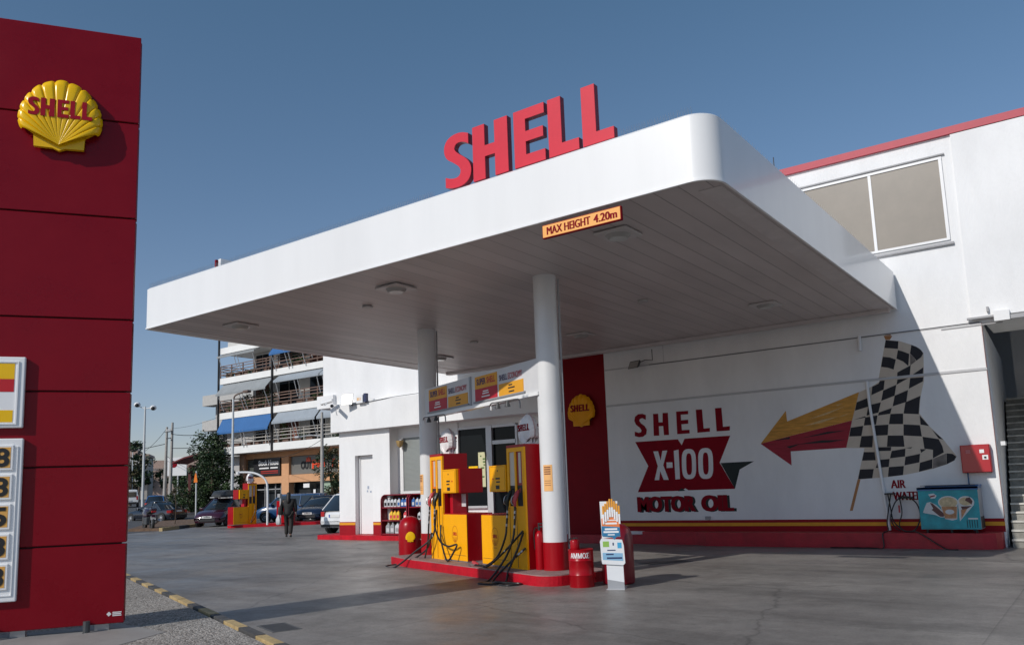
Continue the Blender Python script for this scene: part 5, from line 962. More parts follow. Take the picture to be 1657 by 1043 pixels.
part(MB().box(-0.5,-0.45,-0.62,0.62,0.02,0.06).box(0.45,0.5,-0.62,0.62,0.02,0.06), "rack_bar", GALV, rb)
car((-54.6,32.0,0.0), R(190), "black saloon seen from its rear quarter beyond the planter", paint_=PM("paint_black_blue",(0.010,0.013,0.022)), L=4.5, W=1.75, H=1.42, kind='sedan')
car((-35.6,30.6,0.0), R(-62), "dark navy hatchback with its headlight facing the forecourt behind the walking person", paint_=PM("paint_navy",(0.008,0.014,0.035)), L=4.1, W=1.72, H=1.44)
car((-39.3,31.6,0.0), R(-150), "mid blue car standing behind the arched pipe of the far island", paint_=PM("paint_blue",(0.02,0.075,0.19)), L=4.2, W=1.72, H=1.58, kind='mpv')
car((-24.25,23.15,0.0), R(97), "white hatchback half hidden behind the annex corner, tail to the forecourt", paint_=PM("paint_white",(0.76,0.77,0.78)), L=3.8, W=1.66, H=1.5)
car((-71.3,41.9,gz(-71.3,41.9)), R(143), "bright blue car further down the street beyond the motorcycle", paint_=PM("paint_bright_blue",(0.03,0.13,0.36)), L=4.0, grp="cars on the street")
fcx, fcy = -168.4, 98.4
car((fcx,fcy,gz(fcx,fcy)), R(-30), "silver car far away on the rising street", paint_=PM("paint_silver",(0.35,0.36,0.38)), L=4.3, W=1.9, H=1.6, grp="cars on the street")
car((fcx+4.5,fcy+3.6,gz(fcx,fcy)), R(-30), "dark car beside the silver one far up the street", paint_=PM("paint_dark",(0.02,0.022,0.03)), L=4.3, W=1.9, H=1.5, grp="cars on the street")
# van
vx, vy = -91.9, 50.6; vz = gz(vx, vy)
vn_ = thing("white_van", "white van seen from behind at the left edge of the street", "van", (vx,vy,vz), R(150))
part(MB().loft([[(x,-0.93*w_,0.35),(x,-0.98*w_,0.9),(x,-0.96*w_,1.25),(x,-0.82*w_,hh-0.05),(x,-0.6*w_,hh),(x,0.6*w_,hh),(x,0.82*w_,hh-0.05),(x,0.96*w_,1.25),(x,0.98*w_,0.9),(x,0.93*w_,0.35)] for x,w_,hh in ((-2.4,0.96,1.9),(-2.3,1,1.98),(0.8,1,2.0),(1.3,0.98,1.9),(1.9,0.95,1.3),(2.4,0.85,1.1))]), "body", PM("paint_white",(0.76,0.77,0.78)), vn_, smooth=True)
part(MB().box(-2.43,-2.38,-0.72,0.72,1.15,1.72), "rear_window", CGL, vn_); part(MB().box(-1.9,0.9,-0.985,-0.90,1.2,1.65).box(-1.9,0.9,0.90,0.985,1.2,1.65), "side_window", CGL, vn_)
part(MB().box(-2.5,-2.38,-0.85,0.85,0.35,0.6), "bumper", CTRIM, vn_); 
for sy in (-1,1):
    part(MB().box(-2.44,-2.38,min(sy*0.74,sy*0.9),max(sy*0.74,sy*0.9),0.85,1.25), "taillight", TL, vn_)
    for x in (-1.5,1.5): part(MB(frame((x,sy*0.86,0.33),(1,0,0))).cyl((0,0),0.33,-0.12,0.12,18), "wheel", TYRE, vn_)
part(MB().box(-2.445,-2.435,-0.26,0.26,0.72,0.84), "number_plate", PLT, vn_)
# motorcycles
def moto(loc, ang, lab, col, grp="motorcycles"):
    m_ = thing("motorcycle", lab, "motorcycle", loc, ang, grp); P_ = PM("moto_"+grp[:3]+str(round(col[0],3)), col)
    for x in (-0.68, 0.70):
        t_ = MB(); 
        t_.tube([(x+0.27*math.cos(2*math.pi*k/20), 0, 0.32+0.27*math.sin(2*math.pi*k/20)) for k in range(21)], 0.055, 8, False)
        wv = part(t_, "wheel", TYRE, m_, smooth=True); s_ = MB()
        for k in range(5): s_.tube([(x,0,0.32),(x+0.24*math.cos(k*1.257),0,0.32+0.24*math.sin(k*1.257))],0.014,5)
        part(s_, "spokes", RIM, wv)
    part(MB().loft([[(x,-w_,z0),(x,-w_*1.1,(z0+z1)/2),(x,-w_*0.6,z1),(x,w_*0.6,z1),(x,w_*1.1,(z0+z1)/2),(x,w_,z0)] for x,w_,z0,z1 in ((-0.15,0.11,0.62,0.84),(0.05,0.17,0.60,0.95),(0.35,0.17,0.60,0.98),(0.55,0.10,0.66,0.92))]), "fuel_tank", P_, m_, smooth=True)
    part(MB().loft([[(x,-w_,z-0.07),(x,-w_,z),(x,w_,z),(x,w_,z-0.07)] for x,w_,z in ((-0.95,0.07,0.92),(-0.75,0.13,0.90),(-0.35,0.15,0.82),(-0.05,0.12,0.84))]), "seat", BLK, m_, smooth=True)
    part(MB().bbox(-0.25,0.35,-0.15,0.15,0.25,0.6,0.04), "engine", DKGREY, m_)
    part(MB().tube([(0.1,-0.17,0.3),(-0.4,-0.2,0.33),(-0.95,-0.22,0.48)],0.055,10), "exhaust", STEEL, m_, smooth=True)
    part(MB().tube([(0.70,-0.09,0.32),(0.50,-0.09,1.0)],0.025,8).tube([(0.70,0.09,0.32),(0.50,0.09,1.0)],0.025,8).tube(spline([(0.40,-0.38,1.02),(0.48,-0.2,1.05),(0.5,0,1.03),(0.48,0.2,1.05),(0.40,0.38,1.02)],4),0.016,8), "fork_and_handlebar", STEEL, m_, smooth=True)
    part(MB().box(-0.93,-0.90,-0.1,0.1,0.48,0.64), "number_plate", PLT, m_); part(MB().bbox(-1.0,-0.93,-0.1,0.1,0.80,0.88,0.015,1), "taillight", TL, m_)
    part(MB().sphere((0.62,0,0.92),0.11,10), "headlight", HL, m_, smooth=True)
    part(MB().tube([(0.45,-0.3,1.03),(0.42,-0.36,1.2)],0.008,5).sphere((0.42,-0.37,1.24),0.055,8,(0.3,1,0.7)).tube([(0.45,0.3,1.03),(0.42,0.36,1.2)],0.008,5).sphere((0.42,0.37,1.24),0.055,8,(0.3,1,0.7)), "mirror", BLK, m_)
    part(MB().loft([[(x,-0.09,z),(x,0.09,z),(x,0.07,z+0.02),(x,-0.07,z+0.02)] for x,z in ((-1.02,0.60),(-0.9,0.68),(-0.6,0.66),(-0.45,0.60))]).bbox(-1.0,-0.6,-0.12,0.12,0.88,0.99,0.03), "tail_unit", P_, m_)
    return m_
moto((-39.9,23.0,0.006), R(162), "dark motorcycle with a white number plate parked at the left of the forecourt", (0.03,0.008,0.02)).scale = (1.15, 1.2, 1.12)
moto((-38.0,37.2,0.14), R(-30), "black motorcycle parked on the pavement before the shop door", (0.02,0.02,0.02))

# ================================================================ person walking away
pr = thing("person", "person with long dark hair in black jacket and dark trousers walking away", "person", (-24.73,19.70,0.0), R(-36+90-12+90))
def skin(name, pts, edges, m_, parent, sub=1):
    me = bpy.data.meshes.new(name); me.from_pydata([p[:3] for p in pts], edges, []); me.materials.append(m_)
    o = bpy.data.objects.new(name, me); COL.objects.link(o); o.parent = parent
    me.update(); sk = o.modifiers.new("skin", 'SKIN'); 
    if not me.skin_vertices: 
        me.skin_vertices  # layer made by the modifier
    for i_, p in enumerate(pts):
        v = me.skin_vertices[0].data[i_]; r = p[3]; v.radius = r if isinstance(r, tuple) else (r, r); v.use_root = (i_ == 0)
    sk.use_smooth_shade = True; ss = o.modifiers.new("sub", 'SUBSURF'); ss.levels = sub; ss.render_levels = sub
    return o
# local: +x forward, +y left
def mkskin(name, chains, m_, parent, sub=1):
    pts = []; edges = []; idx = {}
    for ch in chains:
        prev = None
        for p in ch:
            key = tuple(round(q, 4) for q in p[:3])
            if key not in idx: idx[key] = len(pts); pts.append(p)
            i_ = idx[key]
            if prev is not None and prev != i_: edges.append((prev, i_))
            prev = i_
    me = bpy.data.meshes.new(name); me.from_pydata([p[:3] for p in pts], edges, [])
    bm = bmesh.new(); bm.from_mesh(me); ly = bm.verts.layers.skin.verify(); bm.verts.ensure_lookup_table()
    for i_, p in enumerate(pts):
        r = p[3]; bm.verts[i_][ly].radius = r if isinstance(r, tuple) else (r, r); bm.verts[i_][ly].use_root = (i_ == 0)
    bm.to_mesh(me); bm.free(); me.materials.append(m_)
    o = bpy.data.objects.new(name, me); COL.objects.link(o); o.parent = parent
    sk = o.modifiers.new("skin", 'SKIN'); sk.use_smooth_shade = True
    ss = o.modifiers.new("sub", 'SUBSURF'); ss.levels = sub; ss.render_levels = sub
    return o
SK = mat("skin", (0.42,0.24,0.17), 0.5)
pr.scale = (0.95, 0.95, 0.96)
pel = (0,0,0.93,0.12); ch = (0.0,0,1.25,0.13); nk = (0.01,0,1.46,0.055); hd = (0.03,0,1.58,(0.085,0.095)); ht = (0.02,0,1.69,0.07)
def leg(s, fx_, kx, ax): return [pel, (0.0,s*0.10,0.88,0.095), (kx,s*0.10,0.50,0.065), (ax,s*0.09,0.10,0.042), (ax+0.12,s*0.10,0.035,0.035)]
def arm(s, ex, hx, hz): return [ch, (0,s*0.18,1.38,0.055), (ex,s*0.25,1.12,0.043), (hx,s*0.27,hz,0.028), (hx+0.02,s*0.27,hz-0.07,0.03)]
hands = []
for s, hx, hz in ((1,0.10,0.90),(-1,0.02,0.90)):
    base = (hx+0.02, s*0.27, hz-0.07, 0.03)
    for q in range(4): hands.append([base, (hx-0.01+0.02*q, s*0.27, hz-0.115, 0.0095), (hx+0.0+0.02*q, s*0.265, hz-0.15-0.004*(q%3), 0.008)])
    hands.append([base, (hx+0.06, s*0.262, hz-0.10, 0.010)])
mkskin("body", [[pel,(0,0,1.1,0.11),ch,nk,hd,ht],[hd,(0.115,0,1.575,0.018)],leg(1,0,0.10,0.06),leg(-1,0,-0.02,-0.16),arm(1,0.05,0.10,0.90),arm(-1,-0.03,0.02,0.90)]+hands, SK, pr, 1)
TRO = mat("trousers_dark",(0.022,0.020,0.018),0.8,var=0.3,scale=9); JAC = mat("jacket_black",(0.008,0.008,0.009),0.7,var=0.3,scale=9)
mkskin("trousers", [[(0,0,0.93,0.15),(0.0,0.10,0.86,0.115),(0.10,0.10,0.50,0.088),(0.06,0.09,0.07,0.082)],[(0,0,0.93,0.15),(0.0,-0.10,0.86,0.115),(-0.02,-0.10,0.50,0.088),(-0.16,-0.09,0.09,0.082)]], TRO, pr, 1)
mkskin("jacket", [[(0,0,1.27,0.19),(0,0,1.08,0.18),(0,0,0.86,0.215),(0,0,0.80,0.20)],[(0,0,1.27,0.19),(0.0,0,1.44,0.10)],[(0,0,1.27,0.19),(0,0.20,1.36,0.10),(0.05,0.27,1.12,0.078),(0.09,0.27,0.93,0.062)],[(0,0,1.27,0.19),(0,-0.20,1.36,0.10),(-0.03,-0.27,1.12,0.078),(0.02,-0.27,0.93,0.062)]], JAC, pr, 1)
mkskin("hair", [[(-0.01,0,1.70,0.065),(-0.02,0,1.60,0.10),(-0.06,0,1.49,0.09),(-0.11,0,1.37,0.085),(-0.13,0,1.24,0.06)]], mat("hair_dark",(0.012,0.009,0.008),0.6), pr, 1)
for s, ax in ((1,0.06),(-1,-0.16)): mkskin("shoe", [[(ax-0.04,s*0.095,0.045,0.045),(ax+0.07,s*0.10,0.04,0.045),(ax+0.17,s*0.105,0.032,0.035)]], BLK, pr, 1)
sbg = thing("shoulder_bag", "black shoulder bag hanging at the walking person's left hip", "bag", (-24.97,19.52,0.80), R(132))
part(MB().bbox(-0.17,0.17,-0.08,0.07,0.0,0.30,0.04,2).tube(spline([(-0.13,0,0.28),(0.0,-0.05,0.55),(0.13,0,0.28)],5),0.012,6), "bag_body", mat("bag_black",(0.02,0.018,0.016),0.6), sbg, smooth=True)
wb = thing("white_carrier_bag", "white carrier bag held low at the walking person's left hand", "bag", (-25.02,19.47,0.45), R(132))
part(MB().loft([[(x*a,y*a,z) for x,y in ((-0.13,-0.06),(0.13,-0.06),(0.15,0.06),(-0.14,0.07))] for a,z in ((0.7,0.0),(1.0,0.06),(1.0,0.2),(0.5,0.3),(0.15,0.40))]), "bag_body", WHITE, wb, smooth=True)

# ================================================================ apartment building
APY = 39.7; AX0, AX1 = -58.65, -36.0
ap = thing("apartment_building", "four storey apartment block with long planted balconies, awnings and orange shop fronts", "building", (-50,APY+1,0))
AW = mat("apartment_wall",(0.62,0.61,0.58),0.85,var=0.15,scale=0.7); SLB = mat("balcony_slab_white",(0.80,0.80,0.78),0.7,var=0.08,scale=0.8); ORW = mat("shopfront_orange",(0.62,0.33,0.17),0.8,var=0.12)
a = MB(); a.box(AX0+2.1,AX1,APY+1.7,APY+14,4.9,13.2); wpart(a, "wall", AW, ap)
slabs = [(4.95,5.52),(7.82,8.33),(10.70,11.20)]
for i_, (z0, z1) in enumerate(slabs):
    wpart(MB().box(AX0 if i_ else AX0-0.2,AX1,APY,APY+1.72,z0,z1).box(AX0 if i_ else AX0-0.2,AX0+2.2,APY+1.72,APY+10,z0,z1), "balcony_slab", SLB, ap)
wpart(MB().box(AX0,AX1,APY,APY+14,13.2,13.72), "roof_slab", SLB, ap)
wpart(MB().box(AX0+1.0,AX1,APY+0.02,APY+0.5,13.72,14.1), "parapet", AW, ap)
g = MB(); g.box(-58.0,-57.25,APY+1.5,APY+14,0,4.95); 
for x0, x1 in ((-57.25,-57.2),(-52.6,-51.72),(-46.1,-45.4),(-40.2,-39.4)): g.box(x0,x1,APY+1.5,APY+14 if x0 < -57 else APY+2.0,0,4.95)
g.box(-57.25,AX1,APY+1.52,APY+2.0,4.50,4.95); g.box(-57.25,AX1,APY+1.52,APY+2.0,2.50,3.08)
wpart(g, "shop_frame", ORW, ap)
wpart(MB().box(-57.2,AX1,APY+2.4,APY+13.9,0.0,4.9), "shop_interior_dark", mat("shop_dark",(0.03,0.035,0.04),0.15), ap)
random.seed(11)
DOORW = mat("shutter_brown",(0.16,0.05,0.03),0.6,var=0.2); RAIL = mat("rail_brown",(0.21,0.13,0.10),0.6,var=0.2); RAILG = mat("rail_pale",(0.45,0.42,0.38),0.6)
floors = [(5.52,7.82),(8.33,10.70),(11.20,13.2)]
for fi, (z0, z1) in enumerate(floors):
    x = AX0+2.6; k = 0
    while x < AX1-1.5:
        wv = 1.7 if k % 2 == 0 else 2.3
        wi = wpart(MB().box(x-0.06,x+wv+0.06,APY+1.62,APY+1.70,z0,z1-0.15), "window", SLB, ap)
        wpart(MB().box(x,x+wv/2-0.03,APY+1.60,APY+1.65,z0+0.05,z1-0.25).box(x+wv/2+0.03,x+wv,APY+1.60,APY+1.65,z0+0.05,z1-0.25), "pane", DOORW if (k+fi) % 3 == 1 else GLASS_D, wi)
        x += wv+1.35; k += 1
    # railing
    rl = MB(); rp = MB()
    for zr in (0.28,0.55,0.80,1.0): rl.box(AX0,AX1,APY+0.02,APY+0.06,z0+zr-0.03,z0+zr+0.03)
    for zr in (0.28,0.55,0.80,1.0): rl.box(AX0,AX0+0.05,APY+0.06,APY+9,z0+zr-0.03,z0+zr+0.03)
    xx = AX0
    r_ = wpart(rl, "railing", RAIL if fi else RAILG, ap)
    while xx < -43: wpart(MB().box(xx,xx+0.06,APY+0.0,APY+0.08,z0,z0+1.02), "railing_post", RAIL if fi != 0 else RAILG, r_); xx += 1.5
    for k in range(9):
        xx = AX0+0.3+k*1.25+random.random()*0.5; wpart(MB().box(xx,xx+0.7,APY+0.12,APY+0.4,z0,z0+0.32), "planter_box", mat("planter_terracotta",(0.13,0.075,0.055),0.8,var=0.2), ap)
# awnings: one per bay
BLUE = mat("awning_blue",(0.03,0.13,0.34),0.7,var=0.08,scale=1); GAW = mat("awning_grey",(0.28,0.30,0.31),0.75,var=0.12,scale=1.2); GAW2 = mat("awning_grey_blue",(0.30,0.34,0.38),0.75,var=0.12,scale=1.2)
def awning(x0, x1, zt, zb, out, m_, nm="awning"):
    th = 0.03
    aw_ = wpart(MB().loft([[(x,APY+0.05,zt),(x,APY-out,zb),(x,APY-out,zb-0.16),(x,APY-out+th,zb-0.16),(x,APY-out+th,zb),(x,APY+0.05+th,zt-th)] for x in (x0,x1)]), nm, m_, ap)
    for x in (x0+0.25,(x0+x1)/2-0.2,(x0+x1)/2+0.2,x1-0.25): wpart(MB().tube([(x,APY-out,zb),(x-0.1,APY+0.0,zb-1.35)],0.028,5), "awning_arm", GALV, aw_)
    return aw_
awning(-58.3,-51.75,7.80,6.72,0.5,BLUE); awning(-51.2,-46.3,7.78,7.05,0.55,GAW2); awning(-46.1,-41,7.78,7.05,0.55,GAW2)
awning(-58.2,-51.8,10.62,9.80,0.7,GAW); awning(-51.1,-45.9,10.62,10.2,0.5,GAW2); awning(-45.8,-41,10.62,10.2,0.5,GAW2)
awning(-58.4,-53.5,13.15,12.95,0.5,GAW); awning(-51.5,-47.5,13.15,12.35,0.6,BLUE); awning(-47.3,-43,13.1,12.9,0.5,GAW2)
for x, z0, z1 in ((-58.72,4.95,15.0),(-51.78,4.95,13.9)): wpart(MB().box(x-0.06,x+0.06,APY-0.14,APY-0.01,z0,z1), "black_downpipe", BLK, ap)
wpart(MB().box(-57.6,-57.1,APY+1.3,APY+1.5,0,4.9), "downpipe", mat("pipe_beige",(0.5,0.3,0.2),0.7), ap)
# leafy balcony plants (parts of the block)
def leaves(mb, c, r, n_, size, rnd, flat=1.0):
    for _ in range(n_):
        while True:
            d = Vector((rnd.uniform(-1,1), rnd.uniform(-1,1), rnd.uniform(-1,1)))
            if 0.15 < d.length < 1: break
        p = Vector(c)+Vector((d.x*r[0], d.y*r[1], d.z*r[2])); s_ = size*rnd.uniform(0.6,1.3)
        u = Vector((rnd.uniform(-1,1),rnd.uniform(-1,1),rnd.uniform(-0.6,0.6))).normalized(); v_ = u.orthogonal().normalized(); v_ = (Matrix.Rotation(rnd.uniform(0,6.28),3,u) @ v_)
        mb.add([p-u*s_, p+v_*s_*0.55, p+u*s_, p-v_*s_*0.55], [(0,1,2,3)])
rnd = random.Random(3)
pg = MB()
for x, z, rx, rz_, n_ in ((-55.3,8.95,1.3,0.7,420),(-53.0,9.2,1.2,0.8,380),(-57.2,8.6,0.7,0.3,100),(-50.8,6.6,0.35,1.1,200),(-49.3,11.8,1.2,0.7,300),(-57.5,11.4,0.8,0.3,100),(-47,8.6,0.8,0.3,80),(-48.5,5.9,0.6,0.35,80),(-45,5.9,0.5,0.4,60),(-55.0,11.4,0.7,0.25,80)):
    leaves(pg, (x,APY+0.3,z), (rx,0.35,rz_), n_, 0.10, rnd)
wpart(pg, "balcony_plants", LEAF_M, ap)
# shop signs and glazing
s1 = wpart(MB().box(-55.95,-52.65,APY+1.38,APY+1.5,3.12,4.5), "shop_sign", mat("shop_sign_black",(0.02,0.02,0.023),0.4), ap)
SF = lambda x, z: frame((x,APY+1.38,z),(1,0,0))
text("Stock House", "sign_lettering", LT, s1, SF(-55.3,3.92), 2.5, 0.42, 0.02, 0.02); 
wpart(MB(SF(0,0)).box(-55.2,-54.0,3.66,3.76,0,0.02).box(-53.8,-52.9,3.66,3.76,0,0.02), "small_print", LT, s1); wpart(MB(SF(0,0)).box(-55.0,-52.85,3.42,3.5,0,0.02).box(-55.0,-52.85,3.28,3.34,0,0.02), "red_print", mat("sign_red_print",(0.4,0.03,0.02),0.5), s1)
wpart(MB().box(-57.15,-55.97,APY+1.7,APY+1.75,3.15,4.45), "upper_pane", mat("shop_pane_grey",(0.10,0.11,0.10),0.15,var=0.3,scale=1.5), ap)
s2 = wpart(MB().box(-51.65,-46.15,APY+1.7,APY+1.75,3.10,4.48), "upper_pane", mat("shop_pane_grey2",(0.17,0.165,0.15),0.35,var=0.15,scale=1), ap)
SG = lambda x, z: frame((x,APY+1.7,z),(1,0,0))
text("OUT", "sign_lettering", BLK, s2, SG(-50.5,3.45), 1.25, 0.62, 0.04, 0.05); text("FRI", "sign_lettering", mat("neon_orange_red",(0.75,0.07,0.02),0.4), s2, SG(-49.2,3.45), 1.45, 0.68, 0.04, 0.05); text("F", "sign_lettering", mat("neon_orange_red",(0.75,0.07,0.02),0.4), s2, SG(-46.95,3.5), 0.4, 0.6, 0.04, 0.05)
wpart(MB(SG(-49.9,4.0)).prism([(0,0),(0.1,0.35),(0.2,0.15),(0.3,0.4),(0.4,0.15),(0.5,0.35),(0.55,0)],0,0.05), "red_emblem", mat("neon_orange_red",(0.75,0.07,0.02),0.4), s2)
wi = MB()
for x in (-55.2,-53.9,-53.2): wi.box(x,x+0.07,APY+1.9,APY+2.0,0.1,2.5)
wi.box(-57.2,-52.6,APY+1.9,APY+2.0,2.0,2.08); wi.box(-48.4,-48.3,APY+1.9,APY+2.0,0.1,2.5)
wpart(wi, "glazing_bars", GREYTRIM, ap)
wpart(MB().box(-48.3,-47.2,APY+1.8,APY+1.88,0.1,2.5), "pale_green_panel", mat("panel_pale_green",(0.32,0.42,0.32),0.6), ap)
wpart(MB().box(-50.3,-49.6,APY+1.75,APY+1.8,2.05,2.38), "white_window_sign", LT, ap); wpart(MB(SF(-49.2,1.0)).box(0,0.25,0,0.9,-0.45,-0.42).box(0.8,1.15,-0.3,0.75,-0.45,-0.42), "white_window_graphic", LT, ap)
nb_ = thing("neighbour_block", "narrower balconied block behind the left edge of the apartment building", "building", (-78,56,0))
wpart(MB().box(-80.5,-66,54,64,0.4,13.0), "wall", mat("apartment_wall_grey",(0.42,0.41,0.40),0.85,var=0.15,scale=0.6), nb_)
for z in (5.8,8.8,11.6): wpart(MB().box(-80.9,-70,52.6,54,z,z+0.3).box(-80.9,-70,52.6,52.68,z+0.3,z+1.15), "balcony", mat("balcony_grey",(0.45,0.44,0.42),0.8,var=0.1), nb_)
wpart(MB().box(-79.5,-78.3,53.9,54.0,6.1,8.2).box(-79.5,-78.3,53.9,54.0,9.1,11.2), "window", GLASS_D, nb_)

# ================================================================ trees, bushes
def tree(name, x, y, h_, crowns, n_, size, m_, lab, cat="tree", grp=None, seed=1, trunk=0.16, th=None, two=None):
    z = gz(x, y); t = thing(name, lab, cat, (x,y,z), 0, grp); rn = random.Random(seed)
    tk = MB(); th = th or h_*0.5
    tk.tube([(0,0,-0.1),(0.05,0.03,th*0.5),(0,0.0,th)], [trunk,trunk*0.75,trunk*0.5], 8)
    for c, r in crowns[:6]: tk.tube([(0,0,th*0.8),(c[0]*0.5,c[1]*0.5,(th*0.8+c[2])/2+0.1),(c[0]*0.9,c[1]*0.9,c[2])],[trunk*0.45,trunk*0.3,trunk*0.12],6)
    part(tk, "trunk", BARK, t, smooth=True)
    tot_ = sum(r[0]*r[1]*r[2] for c, r in crowns)
    mb = MB(); mb2 = MB()
    for c, r in crowns:
        k = int(n_*r[0]*r[1]*r[2]/tot_); sub = max(3, int(k/60))
        for _ in range(sub):      # clumps through the volume, uneven outline
            d = Vector((rn.gauss(0,1), rn.gauss(0,1), rn.gauss(0,1))).normalized()*rn.uniform(0.35,1.02)
            cc = (c[0]+d.x*r[0], c[1]+d.y*r[1], c[2]+d.z*r[2]); rr = 0.24*min(r)*rn.uniform(0.7,1.7)+0.1
            leaves(mb if rn.random() < 0.65 else mb2, cc, (rr,rr,rr*0.8), int(k/sub), size, rn)
    cr = part(mb, "crown", m_, t); part(mb2, "crown_second_leaves", two or LEAF_M, cr)  # remaining clumps take a second leaf colour, mixed at random
    return t
tree("leafy_tree", -58.9, 39.3, 7, [((0,0,5.2),(1.6,1.6,1.6)),((-1.4,0.4,3.8),(1.5,1.4,1.5)),((1.0,-0.3,3.6),(1.5,1.5,1.6)),((0,0,2.2),(1.9,1.6,1.5)),((0.4,0,6.3),(0.8,0.8,0.8)),((-0.9,0,1.2),(1.6,1.3,1.0)),((1.8,0.5,1.9),(1.0,1.0,1.4))], 11000, 0.105, LEAF_D, "tall dark green tree in front of the left end of the apartment block", seed=5, trunk=0.2)
tree("street_tree", -43.1, 37.9, 5, [((0,0,3.3),(1.2,1.0,1.1)),((0.6,0.2,2.2),(1.0,0.9,1.1)),((-0.5,0,4.2),(0.8,0.8,0.7)),((0.3,0,1.2),(0.9,0.8,0.8))], 3200, 0.085, LEAF_B, "thin brownish street tree beside the utility pole right of the orange shop", seed=8, trunk=0.09, two=LEAF_D)
tree("street_tree", -54.6, 38.2, 4, [((0,0,1.6),(0.8,0.8,0.9)),((0.8,0,1.1),(0.7,0.7,0.7))], 1300, 0.09, LEAF_M, "low shrubby tree below the black shop sign", seed=9, trunk=0.07)
tree("bush", -61.0, 37.9, 2.3, [((0,0,1.3),(0.85,0.85,0.85)),((-0.8,0,0.9),(0.8,0.8,0.8)),((0.9,0.3,0.9),(0.9,0.8,0.85)),((1.8,0.9,1.0),(0.8,0.8,0.8))], 4200, 0.075, LEAF_M, "round green bush between the utility poles and the red shelter", "bush", seed=12, trunk=0.06, th=1.0, two=LEAF_D)
tree("young_tree", -43.9, 26.9, 2.2, [((0,0,1.9),(0.35,0.35,0.7))], 500, 0.05, LEAF_B, "young tree with a thin red painted trunk in the planter", seed=14, trunk=0.03, th=1.8)
rn_ = random.Random(21)
far = [(-97.6,53.8,9.6,2.3,LEAF_D,"tall dark tree at the left edge of the street behind the totem"),
 (-118.1,66.4,6.2,1.7,LEAF_D,"dark round tree just right of the tallest one at the left edge"),
 (-159.1,90.2,6.0,2.6,LEAF_D,"dark low tree far down the left side of the street"),
 (-141.1,84.5,6.5,2.0,LEAF_M,"green tree right of the far cars behind the pole pair"),
 (-116.3,71.4,6.0,2.2,LEAF_D,"dark tree behind the white sign board"),
 (-101.4,63.6,5.0,2.2,LEAF_M,"bright green tree beside the white sign board"),
 (-93.3,60.7,5.0,2.2,LEAF_B,"brown leaved tree behind the red shelter"),
 (-132.0,72.5,9.5,3.2,LEAF_B,"brownish tall tree behind the tall dark one at the left edge"),
 (-229.3,132.7,9,6,LEAF_D,"distant dark trees closing the street at the left"),
 (-219.4,133.7,9,6,LEAF_D,"distant dark trees closing the street at the right")]
for k, (x, y, h_, r, m_, lab) in enumerate(far):
    tree("distant_tree", x, y, h_, [((0,0,h_*0.62),(r,r,h_*0.36)),((r*0.5,0,h_*0.4),(r*0.7,r*0.7,h_*0.3))], 1100, 0.17+0.0006*abs(x), m_, lab, grp="distant street trees", seed=30+k, trunk=0.2, two=LEAF_D if k % 2 else LEAF_B)

# ================================================================ street furniture
LG = mat("lamp_post_pale",(0.60,0.62,0.62),0.5,var=0.1); CONCP = mat("concrete_pole",(0.42,0.40,0.37),0.85,var=0.2)
def post(name, lab, cat, x, y, z0, top, r, m_, grp=None, lean=(0,0)):
    o = thing(name, lab, cat, (x,y,z0), 0, grp); wpart(MB().tube([(x,y,z0-0.2),(x+lean[0]*0.5,y+lean[1]*0.5,(z0+top)/2),(x+lean[0],y+lean[1],top)],[r,r*0.85,r*0.6],10), "post", m_, o, smooth=True); return o
o = post("street_lamp","tall pale lamp post with two round lamp heads beside the street","street lamp",-59.7,33.9,0.2,8.68,0.11,LG,"street lamps")
for sx, lz in ((-1,0.18),(1,-0.1)):
    d = Vector((0.808,0.588,0))*sx
    wpart(MB().tube([Vector((-59.7,33.9,8.5)),Vector((-59.7,33.9,8.6+lz*0.5))+d*0.45],0.04,6).sphere(tuple(Vector((-59.7,33.9,8.65+lz))+d*0.62),0.24,12,(1.0,1.0,0.85)), "lamp_head", WHITE, o, smooth=True)
    wpart(MB().sphere(tuple(Vector((-59.7,33.9,8.62+lz))+d*0.62+Vector((0.14,-0.1,-0.03))),0.15,10), "lamp_glass", BLK, o, smooth=True)
o = post("street_lamp","pale lamp post with a small bent lamp head left of the far pump","street lamp",-43.85,30.65,0.0,7.6,0.10,LG,"street lamps")
wpart(MB().tube(spline([(-43.85,30.65,7.5),(-43.7,30.72,7.8),(-43.2,31.05,8.0)],4),0.05,8).bbox(-43.35,-42.85,30.95,31.25,7.92,8.08,0.03,1), "lamp_head", mat("lamp_brown",(0.15,0.10,0.08),0.6), o, smooth=True)
o = post("street_lamp","distant street lamp with a pale head at the left edge","street lamp",-113.0,62.5,gz(-113,62.5),8.6,0.1,LG,"street lamps")
wpart(MB().tube([(-113,62.5,8.5),(-112.4,62.9,8.7)],0.05,6).bbox(-112.7,-111.6,62.7,63.0,8.6,8.8,0.05,1), "lamp_head", WHITE, o)
o = post("utility_pole","grey utility pole with a lamp bracket in front of the brownish street tree","utility pole",-41.0,35.3,0.1,6.75,0.13,CONCP,"utility poles")
wpart(MB().tube([(-41.0,35.3,5.2),(-41.6,34.8,5.3),(-42.1,34.4,5.2)],0.035,6).bbox(-42.4,-42.0,34.2,34.5,5.12,5.26,0.03,1), "lamp_bracket", GALV, o)
